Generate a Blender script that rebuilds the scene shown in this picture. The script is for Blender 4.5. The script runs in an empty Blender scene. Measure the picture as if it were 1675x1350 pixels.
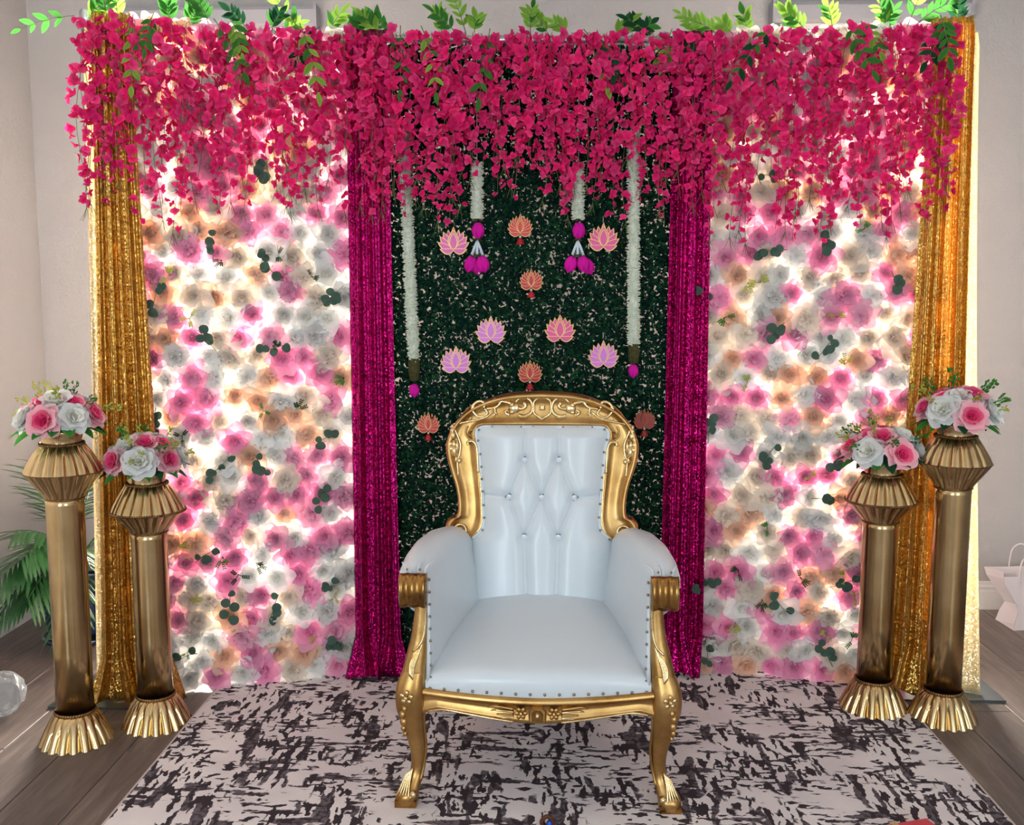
import bpy, math, random
import numpy as np
from mathutils import Vector, Matrix, Euler
R = math.radians
PI = math.pi
random.seed(7)
scene = bpy.context.scene
COL = scene.collection

# ------------------------------------------------------------------ camera
FOC = 1650.0
PITCH = math.atan(189 / FOC)
YAW = math.atan(51 / FOC * math.cos(PITCH))
CAM = Vector((0, -3.82, 1.455))
cd = bpy.data.cameras.new('camera')
cd.sensor_width = 36
cd.lens = FOC * 36 / 1675
cam = bpy.data.objects.new('camera', cd)
cam.location = CAM
cam.rotation_euler = (PI / 2 - PITCH, 0, YAW)
COL.objects.link(cam)
scene.camera = cam

# ------------------------------------------------------------------ world, lights, exposure
vs = scene.view_settings
vs.view_transform = 'Standard'
vs.look = 'None'
vs.gamma = 1
vs.use_curve_mapping = False
vs.exposure = 0.2
scene.cycles.max_bounces = 6
scene.cycles.use_light_tree = False
scene.cycles.diffuse_bounces = 4
scene.cycles.glossy_bounces = 3
scene.cycles.transmission_bounces = 4
scene.cycles.use_adaptive_sampling = True
scene.cycles.adaptive_threshold = 0.04
w = bpy.data.worlds.new('world')
scene.world = w
w.use_nodes = True
w.node_tree.nodes['Background'].inputs[0].default_value = (0.86, 0.94, 1.0, 1)
w.node_tree.nodes['Background'].inputs[1].default_value = 0.40


def area(name, loc, rot, sx, sy, power, col, spread=180):
    l = bpy.data.lights.new(name, 'AREA')
    l.shape = 'RECTANGLE'
    l.size = sx
    l.size_y = sy
    l.energy = power
    l.color = col
    l.spread = R(spread)
    o = bpy.data.objects.new(name, l)
    o.location = loc
    o.rotation_euler = rot
    COL.objects.link(o)
    return o


# daylight standing in the two windows behind the backdrop
area('daylight_window_one', (-1.485, 1.06, 1.5), (R(-90), 0, 0), 0.86, 2.1, 225, (1.0, 0.90, 0.75), 76)
area('daylight_window_two', (1.425, 1.06, 1.5), (R(-90), 0, 0), 0.80, 2.1, 225, (1.0, 0.90, 0.75), 76)
# added fill lamps behind the camera, for front light and metal reflections
area('added_fill_rear_left', (-2.2, -7.6, 1.7), (R(84), 0, R(-14)), 1.8, 2.3, 195, (0.80, 0.92, 1.0))
area('added_fill_rear_right', (2.4, -7.2, 1.7), (R(84), 0, R(18)), 1.5, 2.3, 75, (0.82, 0.93, 1.0))


# ------------------------------------------------------------------ helpers
def lin(r, g, b, a=1):
    def f(c):
        c /= 255
        return c / 12.92 if c <= 0.04045 else ((c + 0.055) / 1.055) ** 2.4
    return (f(r), f(g), f(b), a)


_fw = Vector((-math.sin(YAW) * math.cos(PITCH), math.cos(YAW) * math.cos(PITCH), -math.sin(PITCH)))
_rt = Vector((math.cos(YAW), math.sin(YAW), 0))
_up = _rt.cross(_fw)


def on_plane(px, py, p0, n):
    """point of the photo's sight line on a real plane of the room"""
    d = _fw + _rt * ((px - 837.5) / FOC) + _up * ((675 - py) / FOC)
    t = (Vector(p0) - CAM).dot(n) / d.dot(n)
    return CAM + d * t


def at(px, py, Y):
    return on_plane(px, py, (0, Y, 0), Vector((0, 1, 0)))


def empty(name, loc=(0, 0, 0), rz=0, parent=None):
    o = bpy.data.objects.new(name, None)
    o.empty_display_size = 0.05
    o.location = loc
    o.rotation_euler = (0, 0, rz)
    COL.objects.link(o)
    if parent:
        o.parent = parent
    return o


def tag(o, label=None, cat=None, group=None, kind=None):
    if label: o['label'] = label
    if cat: o['category'] = cat
    if group: o['group'] = group
    if kind: o['kind'] = kind
    return o


def inst(name, mesh, parent, M=None, mat=None):
    o = bpy.data.objects.new(name, mesh)
    if M is not None:
        o.matrix_basis = M
    COL.objects.link(o)
    if parent:
        o.parent = parent
    if mat:
        o.material_slots[0].link = 'OBJECT'
        o.material_slots[0].material = mat
    return o


class MB:
    def __init__(s):
        s.v = []; s.f = []; s.t = []

    def add(s, vs, fs, tone=0.0, M=None):
        b = len(s.v)
        if M is not None:
            vs = [tuple(M @ Vector(p)) for p in vs]
        s.v.extend(tuple(p) for p in vs)
        s.f.extend(tuple(i + b for i in q) for q in fs)
        if isinstance(tone, (list, tuple)):
            s.t.extend(tone)
        else:
            s.t.extend([tone] * len(vs))
        return s

    def grid(s, nu, nv, fn, tone=0.0, M=None, wrap=False, flip=False):
        """fn(u,v) u,v in 0..1"""
        vs = []
        for j in range(nv + 1):
            for i in range(nu if wrap else nu + 1):
                vs.append(fn(i / nu, j / nv))
        n = nu if wrap else nu + 1
        fs = []
        for j in range(nv):
            for i in range(nu):
                a = j * n + i; b = j * n + (i + 1) % n; c = (j + 1) * n + (i + 1) % n; d = (j + 1) * n + i
                fs.append((a, d, c, b) if flip else (a, b, c, d))
        return s.add(vs, fs, tone, M)

    def box(s, lo, hi, M=None, tone=0.0):
        x0, y0, z0 = lo; x1, y1, z1 = hi
        vs = [(x0, y0, z0), (x1, y0, z0), (x1, y1, z0), (x0, y1, z0), (x0, y0, z1), (x1, y0, z1), (x1, y1, z1), (x0, y1, z1)]
        fs = [(0, 3, 2, 1), (4, 5, 6, 7), (0, 1, 5, 4), (1, 2, 6, 5), (2, 3, 7, 6), (3, 0, 4, 7)]
        return s.add(vs, fs, tone, M)

    def lathe(s, prof, seg=32, mod=None, M=None, cap=(True, True), tone=0.0):
        """prof: list (r,z); mod(theta,k)->factor"""
        vs = []
        for k, (r, z) in enumerate(prof):
            for i in range(seg):
                th = 2 * PI * i / seg
                q = r * (mod(th, k) if mod else 1)
                vs.append((q * math.cos(th), q * math.sin(th), z))
        fs = []
        for k in range(len(prof) - 1):
            for i in range(seg):
                a = k * seg + i; b = k * seg + (i + 1) % seg
                fs.append((a, b, b + seg, a + seg))
        if cap[0]: fs.append(tuple(range(seg))[::-1])
        if cap[1]: fs.append(tuple((len(prof) - 1) * seg + i for i in range(seg)))
        return s.add(vs, fs, tone, M)

    def tube(s, pts, rad, seg=8, M=None, closed=False, flat=None, tone=0.0):
        """rad: number or list; flat: (axis Vector, factor) squashes the section along axis"""
        P = [Vector(p) for p in pts]
        n = len(P)
        if not isinstance(rad, (list, tuple)): rad = [rad] * n
        vs = []
        up = None
        for i in range(n):
            if closed:
                t = P[(i + 1) % n] - P[i - 1]
            else:
                t = P[min(i + 1, n - 1)] - P[max(i - 1, 0)]
            if t.length < 1e-9: t = Vector((0, 0, 1))
            t.normalize()
            if up is None:
                up = Vector((0, 0, 1)) if abs(t.z) < 0.9 else Vector((1, 0, 0))
            a = up - t * up.dot(t)
            if a.length < 1e-6:
                a = t.orthogonal()
            a.normalize()
            up = a
            b = t.cross(a)
            for k in range(seg):
                th = 2 * PI * k / seg
                d = (a * math.cos(th) + b * math.sin(th)) * rad[i]
                if flat:
                    ax, fa = flat
                    d = d - ax * d.dot(ax) * (1 - fa)
                vs.append(tuple(P[i] + d))
        fs = []
        m = n if closed else n - 1
        for i in range(m):
            for k in range(seg):
                a = i * seg + k; b = i * seg + (k + 1) % seg
                c = ((i + 1) % n) * seg + (k + 1) % seg; d = ((i + 1) % n) * seg + k
                fs.append((a, b, c, d))
        if not closed:
            fs.append(tuple(range(seg))[::-1])
            fs.append(tuple((n - 1) * seg + k for k in range(seg)))
        return s.add(vs, fs, tone, M)

    def ball(s, c, r, seg=10, rings=6, M=None, tone=0.0):
        if not isinstance(r, (tuple, list)): r = (r, r, r)
        vs = [(c[0], c[1], c[2] - r[2])]
        for j in range(1, rings):
            ph = -PI / 2 + PI * j / rings
            for i in range(seg):
                th = 2 * PI * i / seg
                vs.append((c[0] + r[0] * math.cos(ph) * math.cos(th), c[1] + r[1] * math.cos(ph) * math.sin(th), c[2] + r[2] * math.sin(ph)))
        vs.append((c[0], c[1], c[2] + r[2]))
        fs = []
        for i in range(seg):
            fs.append((0, 1 + (i + 1) % seg, 1 + i))
            L = len(vs) - 1; b = 1 + (rings - 2) * seg
            fs.append((L, b + i, b + (i + 1) % seg))
        for j in range(rings - 2):
            for i in range(seg):
                a = 1 + j * seg + i; b = 1 + j * seg + (i + 1) % seg
                fs.append((a, b, b + seg, a + seg))
        return s.add(vs, fs, tone, M)

    def prism(s, out, y0, y1, M=None, tone=0.0, inset=0.0):
        """out: list of (x,z) ; front face at y0 (towards -Y), back at y1"""
        n = len(out)
        cx = sum(p[0] for p in out) / n; cz = sum(p[1] for p in out) / n
        k = 1 - inset
        vs = [(cx + (x - cx) * k, y0, cz + (z - cz) * k) for x, z in out]
        if inset:
            ym = y0 + (y1 - y0) * 0.35
            vs += [(x, ym, z) for x, z in out]
        vs += [(x, y1, z) for x, z in out]
        fs = [tuple(range(n))]
        L = 2 if inset else 1
        for l in range(L):
            for i in range(n):
                a = l * n + i; b = l * n + (i + 1) % n
                fs.append((b, a, a + n, b + n))
        fs.append(tuple(L * n + i for i in range(n))[::-1])
        return s.add(vs, fs, tone, M)

    def mesh(s, name, mat, smooth=True):
        me = bpy.data.meshes.new(name)
        me.from_pydata(s.v, [], s.f)
        if any(s.t):
            at_ = me.attributes.new('tone', 'FLOAT', 'POINT')
            at_.data.foreach_set('value', s.t)
        if smooth:
            me.polygons.foreach_set('use_smooth', [True] * len(me.polygons))
        me.materials.append(mat)
        me.update()
        return me

    def build(s, name, mat, parent=None, smooth=True, M=None):
        return inst(name, s.mesh(name, mat, smooth), parent, M)


def smooth_by_angle(o, deg=40):
    me = o.data
    me.set_sharp_from_angle(angle=R(deg))
    return o


def catmull(P, n):
    """resample open polyline through P with n points per span"""
    P = [Vector(p) for p in P]
    out = []
    for i in range(len(P) - 1):
        p0 = P[max(i - 1, 0)]; p1 = P[i]; p2 = P[i + 1]; p3 = P[min(i + 2, len(P) - 1)]
        for k in range(n):
            t = k / n
            out.append(0.5 * ((2 * p1) + (p2 - p0) * t + (2 * p0 - 5 * p1 + 4 * p2 - p3) * t * t + (3 * p1 - p0 - 3 * p2 + p3) * t ** 3))
    out.append(P[-1])
    return out


# ------------------------------------------------------------------ materials
def newmat(name):
    m = bpy.data.materials.new(name)
    m.use_nodes = True
    nt = m.node_tree
    for n in list(nt.nodes): nt.nodes.remove(n)
    out = nt.nodes.new('ShaderNodeOutputMaterial')
    return m, nt, out


def N(nt, t, **kw):
    n = nt.nodes.new(t)
    for k, v in kw.items():
        if k == 'ins':
            for a, b in v.items(): n.inputs[a].default_value = b
        else:
            setattr(n, k, v)
    return n


def ramp(nt, stops):
    r = nt.nodes.new('ShaderNodeValToRGB')
    e = r.color_ramp.elements
    while len(e) < len(stops): e.new(0.5)
    for i, (p, c) in enumerate(stops):
        e[i].position = p; e[i].color = c
    return r


def pmat(name, col, rough=0.5, metal=0.0, var=0.0, nscale=8, bump=0.0, bscale=60, **kw):
    m, nt, out = newmat(name)
    L = nt.links
    p = N(nt, 'ShaderNodeBsdfPrincipled')
    p.inputs['Base Color'].default_value = col
    p.inputs['Roughness'].default_value = rough
    p.inputs['Metallic'].default_value = metal
    for k, v in kw.items():
        p.inputs[k.replace('_', ' ')].default_value = v
    tc = N(nt, 'ShaderNodeTexCoord')
    if var:
        nz = N(nt, 'ShaderNodeTexNoise', ins={'Scale': nscale, 'Detail': 4})
        L.new(tc.outputs['Object'], nz.inputs['Vector'])
        d = tuple(c * (1 - var) for c in col[:3]) + (1,)
        u = tuple(min(1, c * (1 + var)) for c in col[:3]) + (1,)
        r = ramp(nt, [(0.3, d), (0.7, u)])
        L.new(nz.outputs['Fac'], r.inputs['Fac'])
        L.new(r.outputs['Color'], p.inputs['Base Color'])
    if bump:
        nz = N(nt, 'ShaderNodeTexNoise', ins={'Scale': bscale, 'Detail': 3})
        L.new(tc.outputs['Object'], nz.inputs['Vector'])
        b = N(nt, 'ShaderNodeBump', ins={'Strength': bump, 'Distance': 0.01})
        L.new(nz.outputs['Fac'], b.inputs['Height'])
        L.new(b.outputs['Normal'], p.inputs['Normal'])
    L.new(p.outputs[0], out.inputs[0])
    return m


def petal_mat(name, c_out, c_in, trans=0.45, rough=0.7, rnd=0.12, tcol=None):
    """thin cloth petal: tone attribute 0 = outer colour, 1 = heart colour"""
    m, nt, out = newmat(name)
    L = nt.links
    a = N(nt, 'ShaderNodeAttribute', attribute_name='tone')
    mx = N(nt, 'ShaderNodeMix', data_type='RGBA')
    mx.inputs[6].default_value = c_out
    mx.inputs[7].default_value = c_in
    L.new(a.outputs['Fac'], mx.inputs[0])
    oi = N(nt, 'ShaderNodeObjectInfo')
    mr = N(nt, 'ShaderNodeMapRange', ins={'To Min': 1 - rnd, 'To Max': 1 + rnd})
    L.new(oi.outputs['Random'], mr.inputs['Value'])
    hs = N(nt, 'ShaderNodeHueSaturation')
    L.new(mx.outputs[2], hs.inputs['Color'])
    L.new(mr.outputs[0], hs.inputs['Value'])
    d = N(nt, 'ShaderNodeBsdfDiffuse', ins={'Roughness': 0.5})
    t = N(nt, 'ShaderNodeBsdfTranslucent')
    L.new(hs.outputs[0], d.inputs['Color'])
    L.new(hs.outputs[0], t.inputs['Color'])
    ms = N(nt, 'ShaderNodeMixShader', ins={0: trans})
    L.new(d.outputs[0], ms.inputs[1]); L.new(t.outputs[0], ms.inputs[2])
    L.new(ms.outputs[0], out.inputs[0])
    return m


def sequin_mat(name, col, dark, scale=210, jitter=0.75, trans=0.12, rough=0.28, metal=0.9, tcol=None):
    m, nt, out = newmat(name)
    L = nt.links
    tc = N(nt, 'ShaderNodeTexCoord')
    vo = N(nt, 'ShaderNodeTexVoronoi', ins={'Scale': scale, 'Randomness': 0.6})
    L.new(tc.outputs['Object'], vo.inputs['Vector'])
    g = N(nt, 'ShaderNodeNewGeometry')
    sub = N(nt, 'ShaderNodeVectorMath', operation='SUBTRACT'); sub.inputs[1].default_value = (0.5, 0.5, 0.5)
    L.new(vo.outputs['Color'], sub.inputs[0])
    sc = N(nt, 'ShaderNodeVectorMath', operation='SCALE'); sc.inputs['Scale'].default_value = jitter
    L.new(sub.outputs[0], sc.inputs[0])
    ad = N(nt, 'ShaderNodeVectorMath', operation='ADD')
    L.new(g.outputs['Normal'], ad.inputs[0]); L.new(sc.outputs[0], ad.inputs[1])
    nn = N(nt, 'ShaderNodeVectorMath', operation='NORMALIZE')
    L.new(ad.outputs[0], nn.inputs[0])
    cr = ramp(nt, [(0.15, dark), (0.75, col)])
    sx = N(nt, 'ShaderNodeSeparateColor')
    L.new(vo.outputs['Color'], sx.inputs[0])
    L.new(sx.outputs[0], cr.inputs['Fac'])
    p = N(nt, 'ShaderNodeBsdfPrincipled', ins={'Roughness': rough, 'Metallic': metal})
    L.new(cr.outputs[0], p.inputs['Base Color'])
    L.new(nn.outputs[0], p.inputs['Normal'])
    t = N(nt, 'ShaderNodeBsdfTranslucent', ins={'Color': tcol or col})
    ms = N(nt, 'ShaderNodeMixShader', ins={0: trans})
    L.new(p.outputs[0], ms.inputs[1]); L.new(t.outputs[0], ms.inputs[2])
    L.new(ms.outputs[0], out.inputs[0])
    return m


def gold_mat(name, col, dark, rough=0.3, scale=9, amount=1.0):
    m, nt, out = newmat(name)
    L = nt.links
    tc = N(nt, 'ShaderNodeTexCoord')
    nz = N(nt, 'ShaderNodeTexNoise', ins={'Scale': scale, 'Detail': 6, 'Roughness': 0.6})
    L.new(tc.outputs['Object'], nz.inputs['Vector'])
    cr = ramp(nt, [(0.3, dark), (0.62, col)])
    L.new(nz.outputs['Fac'], cr.inputs['Fac'])
    rr = N(nt, 'ShaderNodeMapRange', ins={'To Min': rough * 0.75, 'To Max': rough * 1.35})
    L.new(nz.outputs['Fac'], rr.inputs['Value'])
    p = N(nt, 'ShaderNodeBsdfPrincipled', ins={'Metallic': 1.0})
    L.new(cr.outputs[0], p.inputs['Base Color'])
    L.new(rr.outputs[0], p.inputs['Roughness'])
    n2 = N(nt, 'ShaderNodeTexNoise', ins={'Scale': 45, 'Detail': 3})
    L.new(tc.outputs['Object'], n2.inputs['Vector'])
    b = N(nt, 'ShaderNodeBump', ins={'Strength': 0.06 * amount, 'Distance': 0.01})
    L.new(n2.outputs['Fac'], b.inputs['Height'])
    L.new(b.outputs['Normal'], p.inputs['Normal'])
    L.new(p.outputs[0], out.inputs[0])
    return m


def rug_mat():
    m, nt, out = newmat('rug_distressed_weave')
    L = nt.links
    tc = N(nt, 'ShaderNodeTexCoord')
    wob = N(nt, 'ShaderNodeTexNoise', ins={'Scale': 60, 'Detail': 3})
    L.new(tc.outputs['Object'], wob.inputs['Vector'])
    ws = N(nt, 'ShaderNodeVectorMath', operation='SUBTRACT'); ws.inputs[1].default_value = (0.5, 0.5, 0.5)
    L.new(wob.outputs['Color'], ws.inputs[0])
    wk = N(nt, 'ShaderNodeVectorMath', operation='SCALE'); wk.inputs['Scale'].default_value = 0.017
    L.new(ws.outputs[0], wk.inputs[0])
    co = N(nt, 'ShaderNodeVectorMath', operation='ADD')
    L.new(tc.outputs['Object'], co.inputs[0]); L.new(wk.outputs[0], co.inputs[1])

    def streak(sx, sy, t0, t1, off, detail=3):
        mp = N(nt, 'ShaderNodeMapping')
        mp.inputs['Scale'].default_value = (sx, sy, 1)
        mp.inputs['Location'].default_value = (off, off * 1.7, 0)
        L.new(co.outputs[0], mp.inputs['Vector'])
        nz = N(nt, 'ShaderNodeTexNoise', ins={'Scale': 1, 'Detail': detail, 'Roughness': 0.6})
        L.new(mp.outputs[0], nz.inputs['Vector'])
        r = N(nt, 'ShaderNodeMapRange', ins={'From Min': t0, 'From Max': t1})
        L.new(nz.outputs['Fac'], r.inputs['Value'])
        return r.outputs[0]

    def op(o, a, b):
        n = N(nt, 'ShaderNodeMath', operation=o, use_clamp=True)
        L.new(a, n.inputs[0]); L.new(b, n.inputs[1])
        return n.outputs[0]
    mask1 = streak(5.0, 3.5, 0.42, 0.54, 3.1)
    mask2 = streak(3.5, 6.0, 0.43, 0.55, 8.2)
    fineY = op('MULTIPLY', streak(50, 13, 0.525, 0.56, 0.4, 1), mask1)
    fineX = op('MULTIPLY', streak(20, 50, 0.55, 0.585, 5.7, 1), mask2)
    wideY = op('MULTIPLY', streak(22, 3.6, 0.55, 0.58, 2.2, 1), mask1)
    wideX = op('MULTIPLY', streak(4.5, 24, 0.58, 0.61, 9.4, 1), mask2)
    def crisp(a):
        r = N(nt, 'ShaderNodeMapRange', ins={'From Min': 0.38, 'From Max': 0.55})
        L.new(a, r.inputs['Value'])
        return r.outputs[0]
    fine = crisp(op('MAXIMUM', fineY, fineX))
    wide = crisp(op('MAXIMUM', wideY, wideX))
    sp = streak(55, 55, 0.44, 0.60, 1.3, 2)
    wide2 = op('MULTIPLY', wide, sp)
    base = N(nt, 'ShaderNodeTexNoise', ins={'Scale': 5, 'Detail': 3})
    L.new(tc.outputs['Object'], base.inputs['Vector'])
    br = ramp(nt, [(0.35, lin(222, 215, 217)), (0.65, lin(236, 230, 230))])
    L.new(base.outputs['Fac'], br.inputs['Fac'])
    m0 = N(nt, 'ShaderNodeMix', data_type='RGBA'); m0.inputs[7].default_value = lin(112, 104, 110)
    L.new(wide, m0.inputs[0]); L.new(br.outputs[0], m0.inputs[6])
    m1 = N(nt, 'ShaderNodeMix', data_type='RGBA'); m1.inputs[7].default_value = lin(76, 68, 74)
    L.new(wide2, m1.inputs[0]); L.new(m0.outputs[2], m1.inputs[6])
    m2 = N(nt, 'ShaderNodeMix', data_type='RGBA'); m2.inputs[7].default_value = lin(66, 57, 62)
    L.new(fine, m2.inputs[0]); L.new(m1.outputs[2], m2.inputs[6])
    p = N(nt, 'ShaderNodeBsdfPrincipled', ins={'Roughness': 0.95})
    p.inputs['Specular IOR Level'].default_value = 0.1
    L.new(m2.outputs[2], p.inputs['Base Color'])
    fb = N(nt, 'ShaderNodeTexNoise', ins={'Scale': 260, 'Detail': 2})
    L.new(tc.outputs['Object'], fb.inputs['Vector'])
    hs = N(nt, 'ShaderNodeMath', operation='SUBTRACT')
    L.new(fb.outputs['Fac'], hs.inputs[0]); L.new(op('MAXIMUM', fine, wide), hs.inputs[1])
    b = N(nt, 'ShaderNodeBump', ins={'Strength': 0.35, 'Distance': 0.004})
    L.new(hs.outputs[0], b.inputs['Height'])
    L.new(b.outputs['Normal'], p.inputs['Normal'])
    L.new(p.outputs[0], out.inputs[0])
    return m


def wood_mat():
    m, nt, out = newmat('wood_look_tile')
    L = nt.links
    tc = N(nt, 'ShaderNodeTexCoord')
    oi = N(nt, 'ShaderNodeObjectInfo')
    ad = N(nt, 'ShaderNodeVectorMath', operation='MULTIPLY_ADD')
    cb = N(nt, 'ShaderNodeCombineXYZ')
    for k in (0, 1): L.new(oi.outputs['Random'], cb.inputs[k])
    L.new(cb.outputs[0], ad.inputs[0]); ad.inputs[1].default_value = (37, 53, 0)
    L.new(tc.outputs['Object'], ad.inputs[2])
    mp = N(nt, 'ShaderNodeMapping'); mp.inputs['Scale'].default_value = (16, 1.6, 1)
    L.new(ad.outputs[0], mp.inputs['Vector'])
    nz = N(nt, 'ShaderNodeTexNoise', ins={'Scale': 2.2, 'Detail': 7, 'Roughness': 0.62, 'Distortion': 0.8})
    L.new(mp.outputs[0], nz.inputs['Vector'])
    cr = ramp(nt, [(0.25, lin(78, 67, 64)), (0.5, lin(104, 91, 87)), (0.75, lin(128, 115, 109))])
    L.new(nz.outputs['Fac'], cr.inputs['Fac'])
    hs = N(nt, 'ShaderNodeHueSaturation')
    mr = N(nt, 'ShaderNodeMapRange', ins={'To Min': 0.82, 'To Max': 1.12})
    L.new(oi.outputs['Random'], mr.inputs['Value'])
    L.new(mr.outputs[0], hs.inputs['Value']); L.new(cr.outputs[0], hs.inputs['Color'])
    p = N(nt, 'ShaderNodeBsdfPrincipled', ins={'Roughness': 0.42})
    L.new(hs.outputs[0], p.inputs['Base Color'])
    b = N(nt, 'ShaderNodeBump', ins={'Strength': 0.12, 'Distance': 0.003})
    L.new(nz.outputs['Fac'], b.inputs['Height']); L.new(b.outputs['Normal'], p.inputs['Normal'])
    L.new(p.outputs[0], out.inputs[0])
    return m


def thin_glass(name, tint=(1, 1, 1, 1), gloss=0.08):
    m, nt, out = newmat(name)
    L = nt.links
    t = N(nt, 'ShaderNodeBsdfTransparent', ins={'Color': tint})
    g = N(nt, 'ShaderNodeBsdfGlossy', ins={'Roughness': 0.05})
    ms = N(nt, 'ShaderNodeMixShader', ins={0: gloss})
    L.new(t.outputs[0], ms.inputs[1]); L.new(g.outputs[0], ms.inputs[2])
    L.new(ms.outputs[0], out.inputs[0])
    return m


M = {}
M['wall'] = pmat('wall_paint', lin(166, 164, 166), 0.85, var=0.03, nscale=2, bump=0.25, bscale=90)
M['trim'] = pmat('trim_paint', lin(222, 220, 220), 0.45, var=0.02)
M['grout'] = pmat('grout', lin(158, 148, 142), 0.9, var=0.1, nscale=30)
M['plank'] = wood_mat()
M['rug'] = rug_mat()
M['shade'] = pmat('shade_cassette_grey', lin(150, 150, 160), 0.5, var=0.04)
M['glass'] = thin_glass('window_glass')
M['pipe'] = pmat('brushed_pipe', lin(190, 195, 202), 0.32, 0.9, var=0.05)
M['steel'] = pmat('base_plate_steel', lin(120, 128, 132), 0.3, 0.9, var=0.12)
M['cloth'] = petal_mat('backing_cloth', lin(236, 232, 226), lin(236, 232, 226), 0.6, rnd=0.0)
M['white_p'] = petal_mat('petal_white', lin(250, 250, 250), lin(250, 246, 238), 0.53)
M['pink_p'] = petal_mat('petal_pink', lin(254, 198, 224), lin(252, 168, 208), 0.55)
M['peach_p'] = petal_mat('petal_peach', lin(254, 228, 208), lin(253, 212, 184), 0.55)
M['cream_p'] = petal_mat('petal_cream', lin(252, 245, 236), lin(251, 236, 220), 0.55)
M['blush_p'] = petal_mat('petal_blush', lin(253, 212, 228), lin(251, 180, 212), 0.53)
M['hot_p'] = petal_mat('petal_hot_pink', lin(248, 66, 146), lin(228, 36, 112), 0.42, rnd=0.16)
M['hot2_p'] = petal_mat('petal_rose_pink', lin(253, 96, 166), lin(234, 50, 126), 0.42, rnd=0.16)
M['rose_w'] = petal_mat('rose_white', lin(232, 234, 234), lin(240, 238, 224), 0.25)
M['rose_p'] = petal_mat('rose_pink_heart', lin(248, 200, 208), lin(236, 70, 130), 0.25)
M['leaf_l'] = petal_mat('leaf_light', lin(150, 196, 84), lin(110, 160, 60), 0.35)
M['leaf_m'] = petal_mat('leaf_mid', lin(74, 140, 62), lin(52, 108, 50), 0.3)
M['leaf_d'] = petal_mat('leaf_dark', lin(38, 84, 54), lin(28, 64, 44), 0.25)
M['leaf_y'] = petal_mat('leaf_filler', lin(190, 196, 96), lin(150, 160, 60), 0.3)
M['euc'] = petal_mat('eucalyptus_leaf', lin(84, 108, 96), lin(66, 90, 78), 0.16)
M['palm'] = pmat('palm_leaf', lin(46, 92, 46), 0.32, var=0.25, nscale=12)
M['stem'] = pmat('stem_green', lin(96, 110, 62), 0.6, var=0.2)
M['stem_b'] = pmat('stem_brown', lin(90, 70, 50), 0.7, var=0.2)
M['gold_seq'] = sequin_mat('gold_sequin', lin(244, 200, 112), lin(190, 138, 56), jitter=0.6, trans=0.16, tcol=lin(255, 205, 116))
M['pale_seq'] = sequin_mat('gold_sequin_backlit_tint', lin(240, 230, 200), lin(204, 192, 156), trans=0.32, tcol=lin(255, 243, 212))  # same gold cloth, window backlight painted in as a paler tint
M['mag_seq'] = sequin_mat('magenta_sequin', lin(216, 22, 132), lin(120, 4, 66), trans=0.07, tcol=lin(230, 40, 120))
M['hedge'] = petal_mat('boxwood_leaf', lin(18, 42, 36), lin(44, 92, 56), 0.12, rnd=0.0)
M['wire'] = pmat('lattice_green', lin(24, 44, 34), 0.6, var=0.1)
M['jas'] = petal_mat('jasmine_bud', lin(248, 252, 240), lin(230, 240, 214), 0.3, rnd=0.0)
M['moss'] = pmat('moss_band', lin(70, 68, 28), 0.9, var=0.4, nscale=120, bump=0.8, bscale=200)
M['bud'] = petal_mat('lotus_bud_magenta', lin(226, 40, 176), lin(190, 16, 140), 0.15, rnd=0.06)
M['tassel'] = petal_mat('tassel_white', lin(232, 242, 250), lin(232, 242, 250), 0.2, rnd=0.0)
M['lot_gold'] = pmat('lotus_gold_edge', lin(226, 184, 110), 0.4, 0.35, var=0.06)
M['lot_pink'] = pmat('lotus_pink', lin(214, 92, 168), 0.4, var=0.05)
M['lot_lilac'] = pmat('lotus_lilac', lin(208, 118, 212), 0.4, var=0.05)
M['lot_rose'] = pmat('lotus_rose', lin(216, 82, 146), 0.4, var=0.05)
M['lot_red'] = pmat('lotus_red', lin(176, 28, 36), 0.4, var=0.08)
M['lot_coral'] = pmat('lotus_coral', lin(198, 50, 52), 0.4, var=0.08)
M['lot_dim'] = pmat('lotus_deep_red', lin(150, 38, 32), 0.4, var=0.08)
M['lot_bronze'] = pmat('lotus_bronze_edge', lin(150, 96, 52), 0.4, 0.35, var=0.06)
M['pearl'] = pmat('pearl', lin(232, 228, 224), 0.2, Coat_Weight=0.5)
M['gold'] = gold_mat('throne_gold', lin(200, 162, 104), lin(158, 116, 62), 0.34)
M['gold_hi'] = gold_mat('throne_gold_polished', lin(240, 220, 172), lin(206, 166, 108), 0.25, 30)
M['bronze'] = gold_mat('throne_bronze', lin(170, 128, 72), lin(112, 78, 40), 0.26, 14)
M['brass'] = gold_mat('pedestal_brass', lin(208, 182, 136), lin(178, 148, 102), 0.2, 4, 0.3)
M['brass_d'] = gold_mat('pedestal_trim', lin(150, 116, 76), lin(92, 62, 44), 0.35, 40)
M['leather'] = pmat('white_leather', lin(206, 215, 221), 0.34, var=0.015, nscale=5, bump=0.05, bscale=300, Coat_Weight=0.08)
M['nail'] = pmat('nail_head', lin(150, 140, 128), 0.25, 1.0)
M['crystal'] = pmat('crystal_button', lin(232, 238, 246), 0.05, 0.35, Coat_Weight=1.0)
M['setting'] = pmat('button_setting', lin(120, 124, 132), 0.25, 1.0)
M['pot'] = pmat('pot_blue_glaze', lin(24, 52, 88), 0.16, var=0.3, nscale=6, Coat_Weight=0.6)
M['soil'] = pmat('soil', lin(60, 44, 34), 0.95, var=0.4, nscale=60, bump=0.8, bscale=80)
M['paper'] = petal_mat('white_paper', lin(226, 218, 222), lin(226, 218, 222), 0.18, rnd=0.0)
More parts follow.
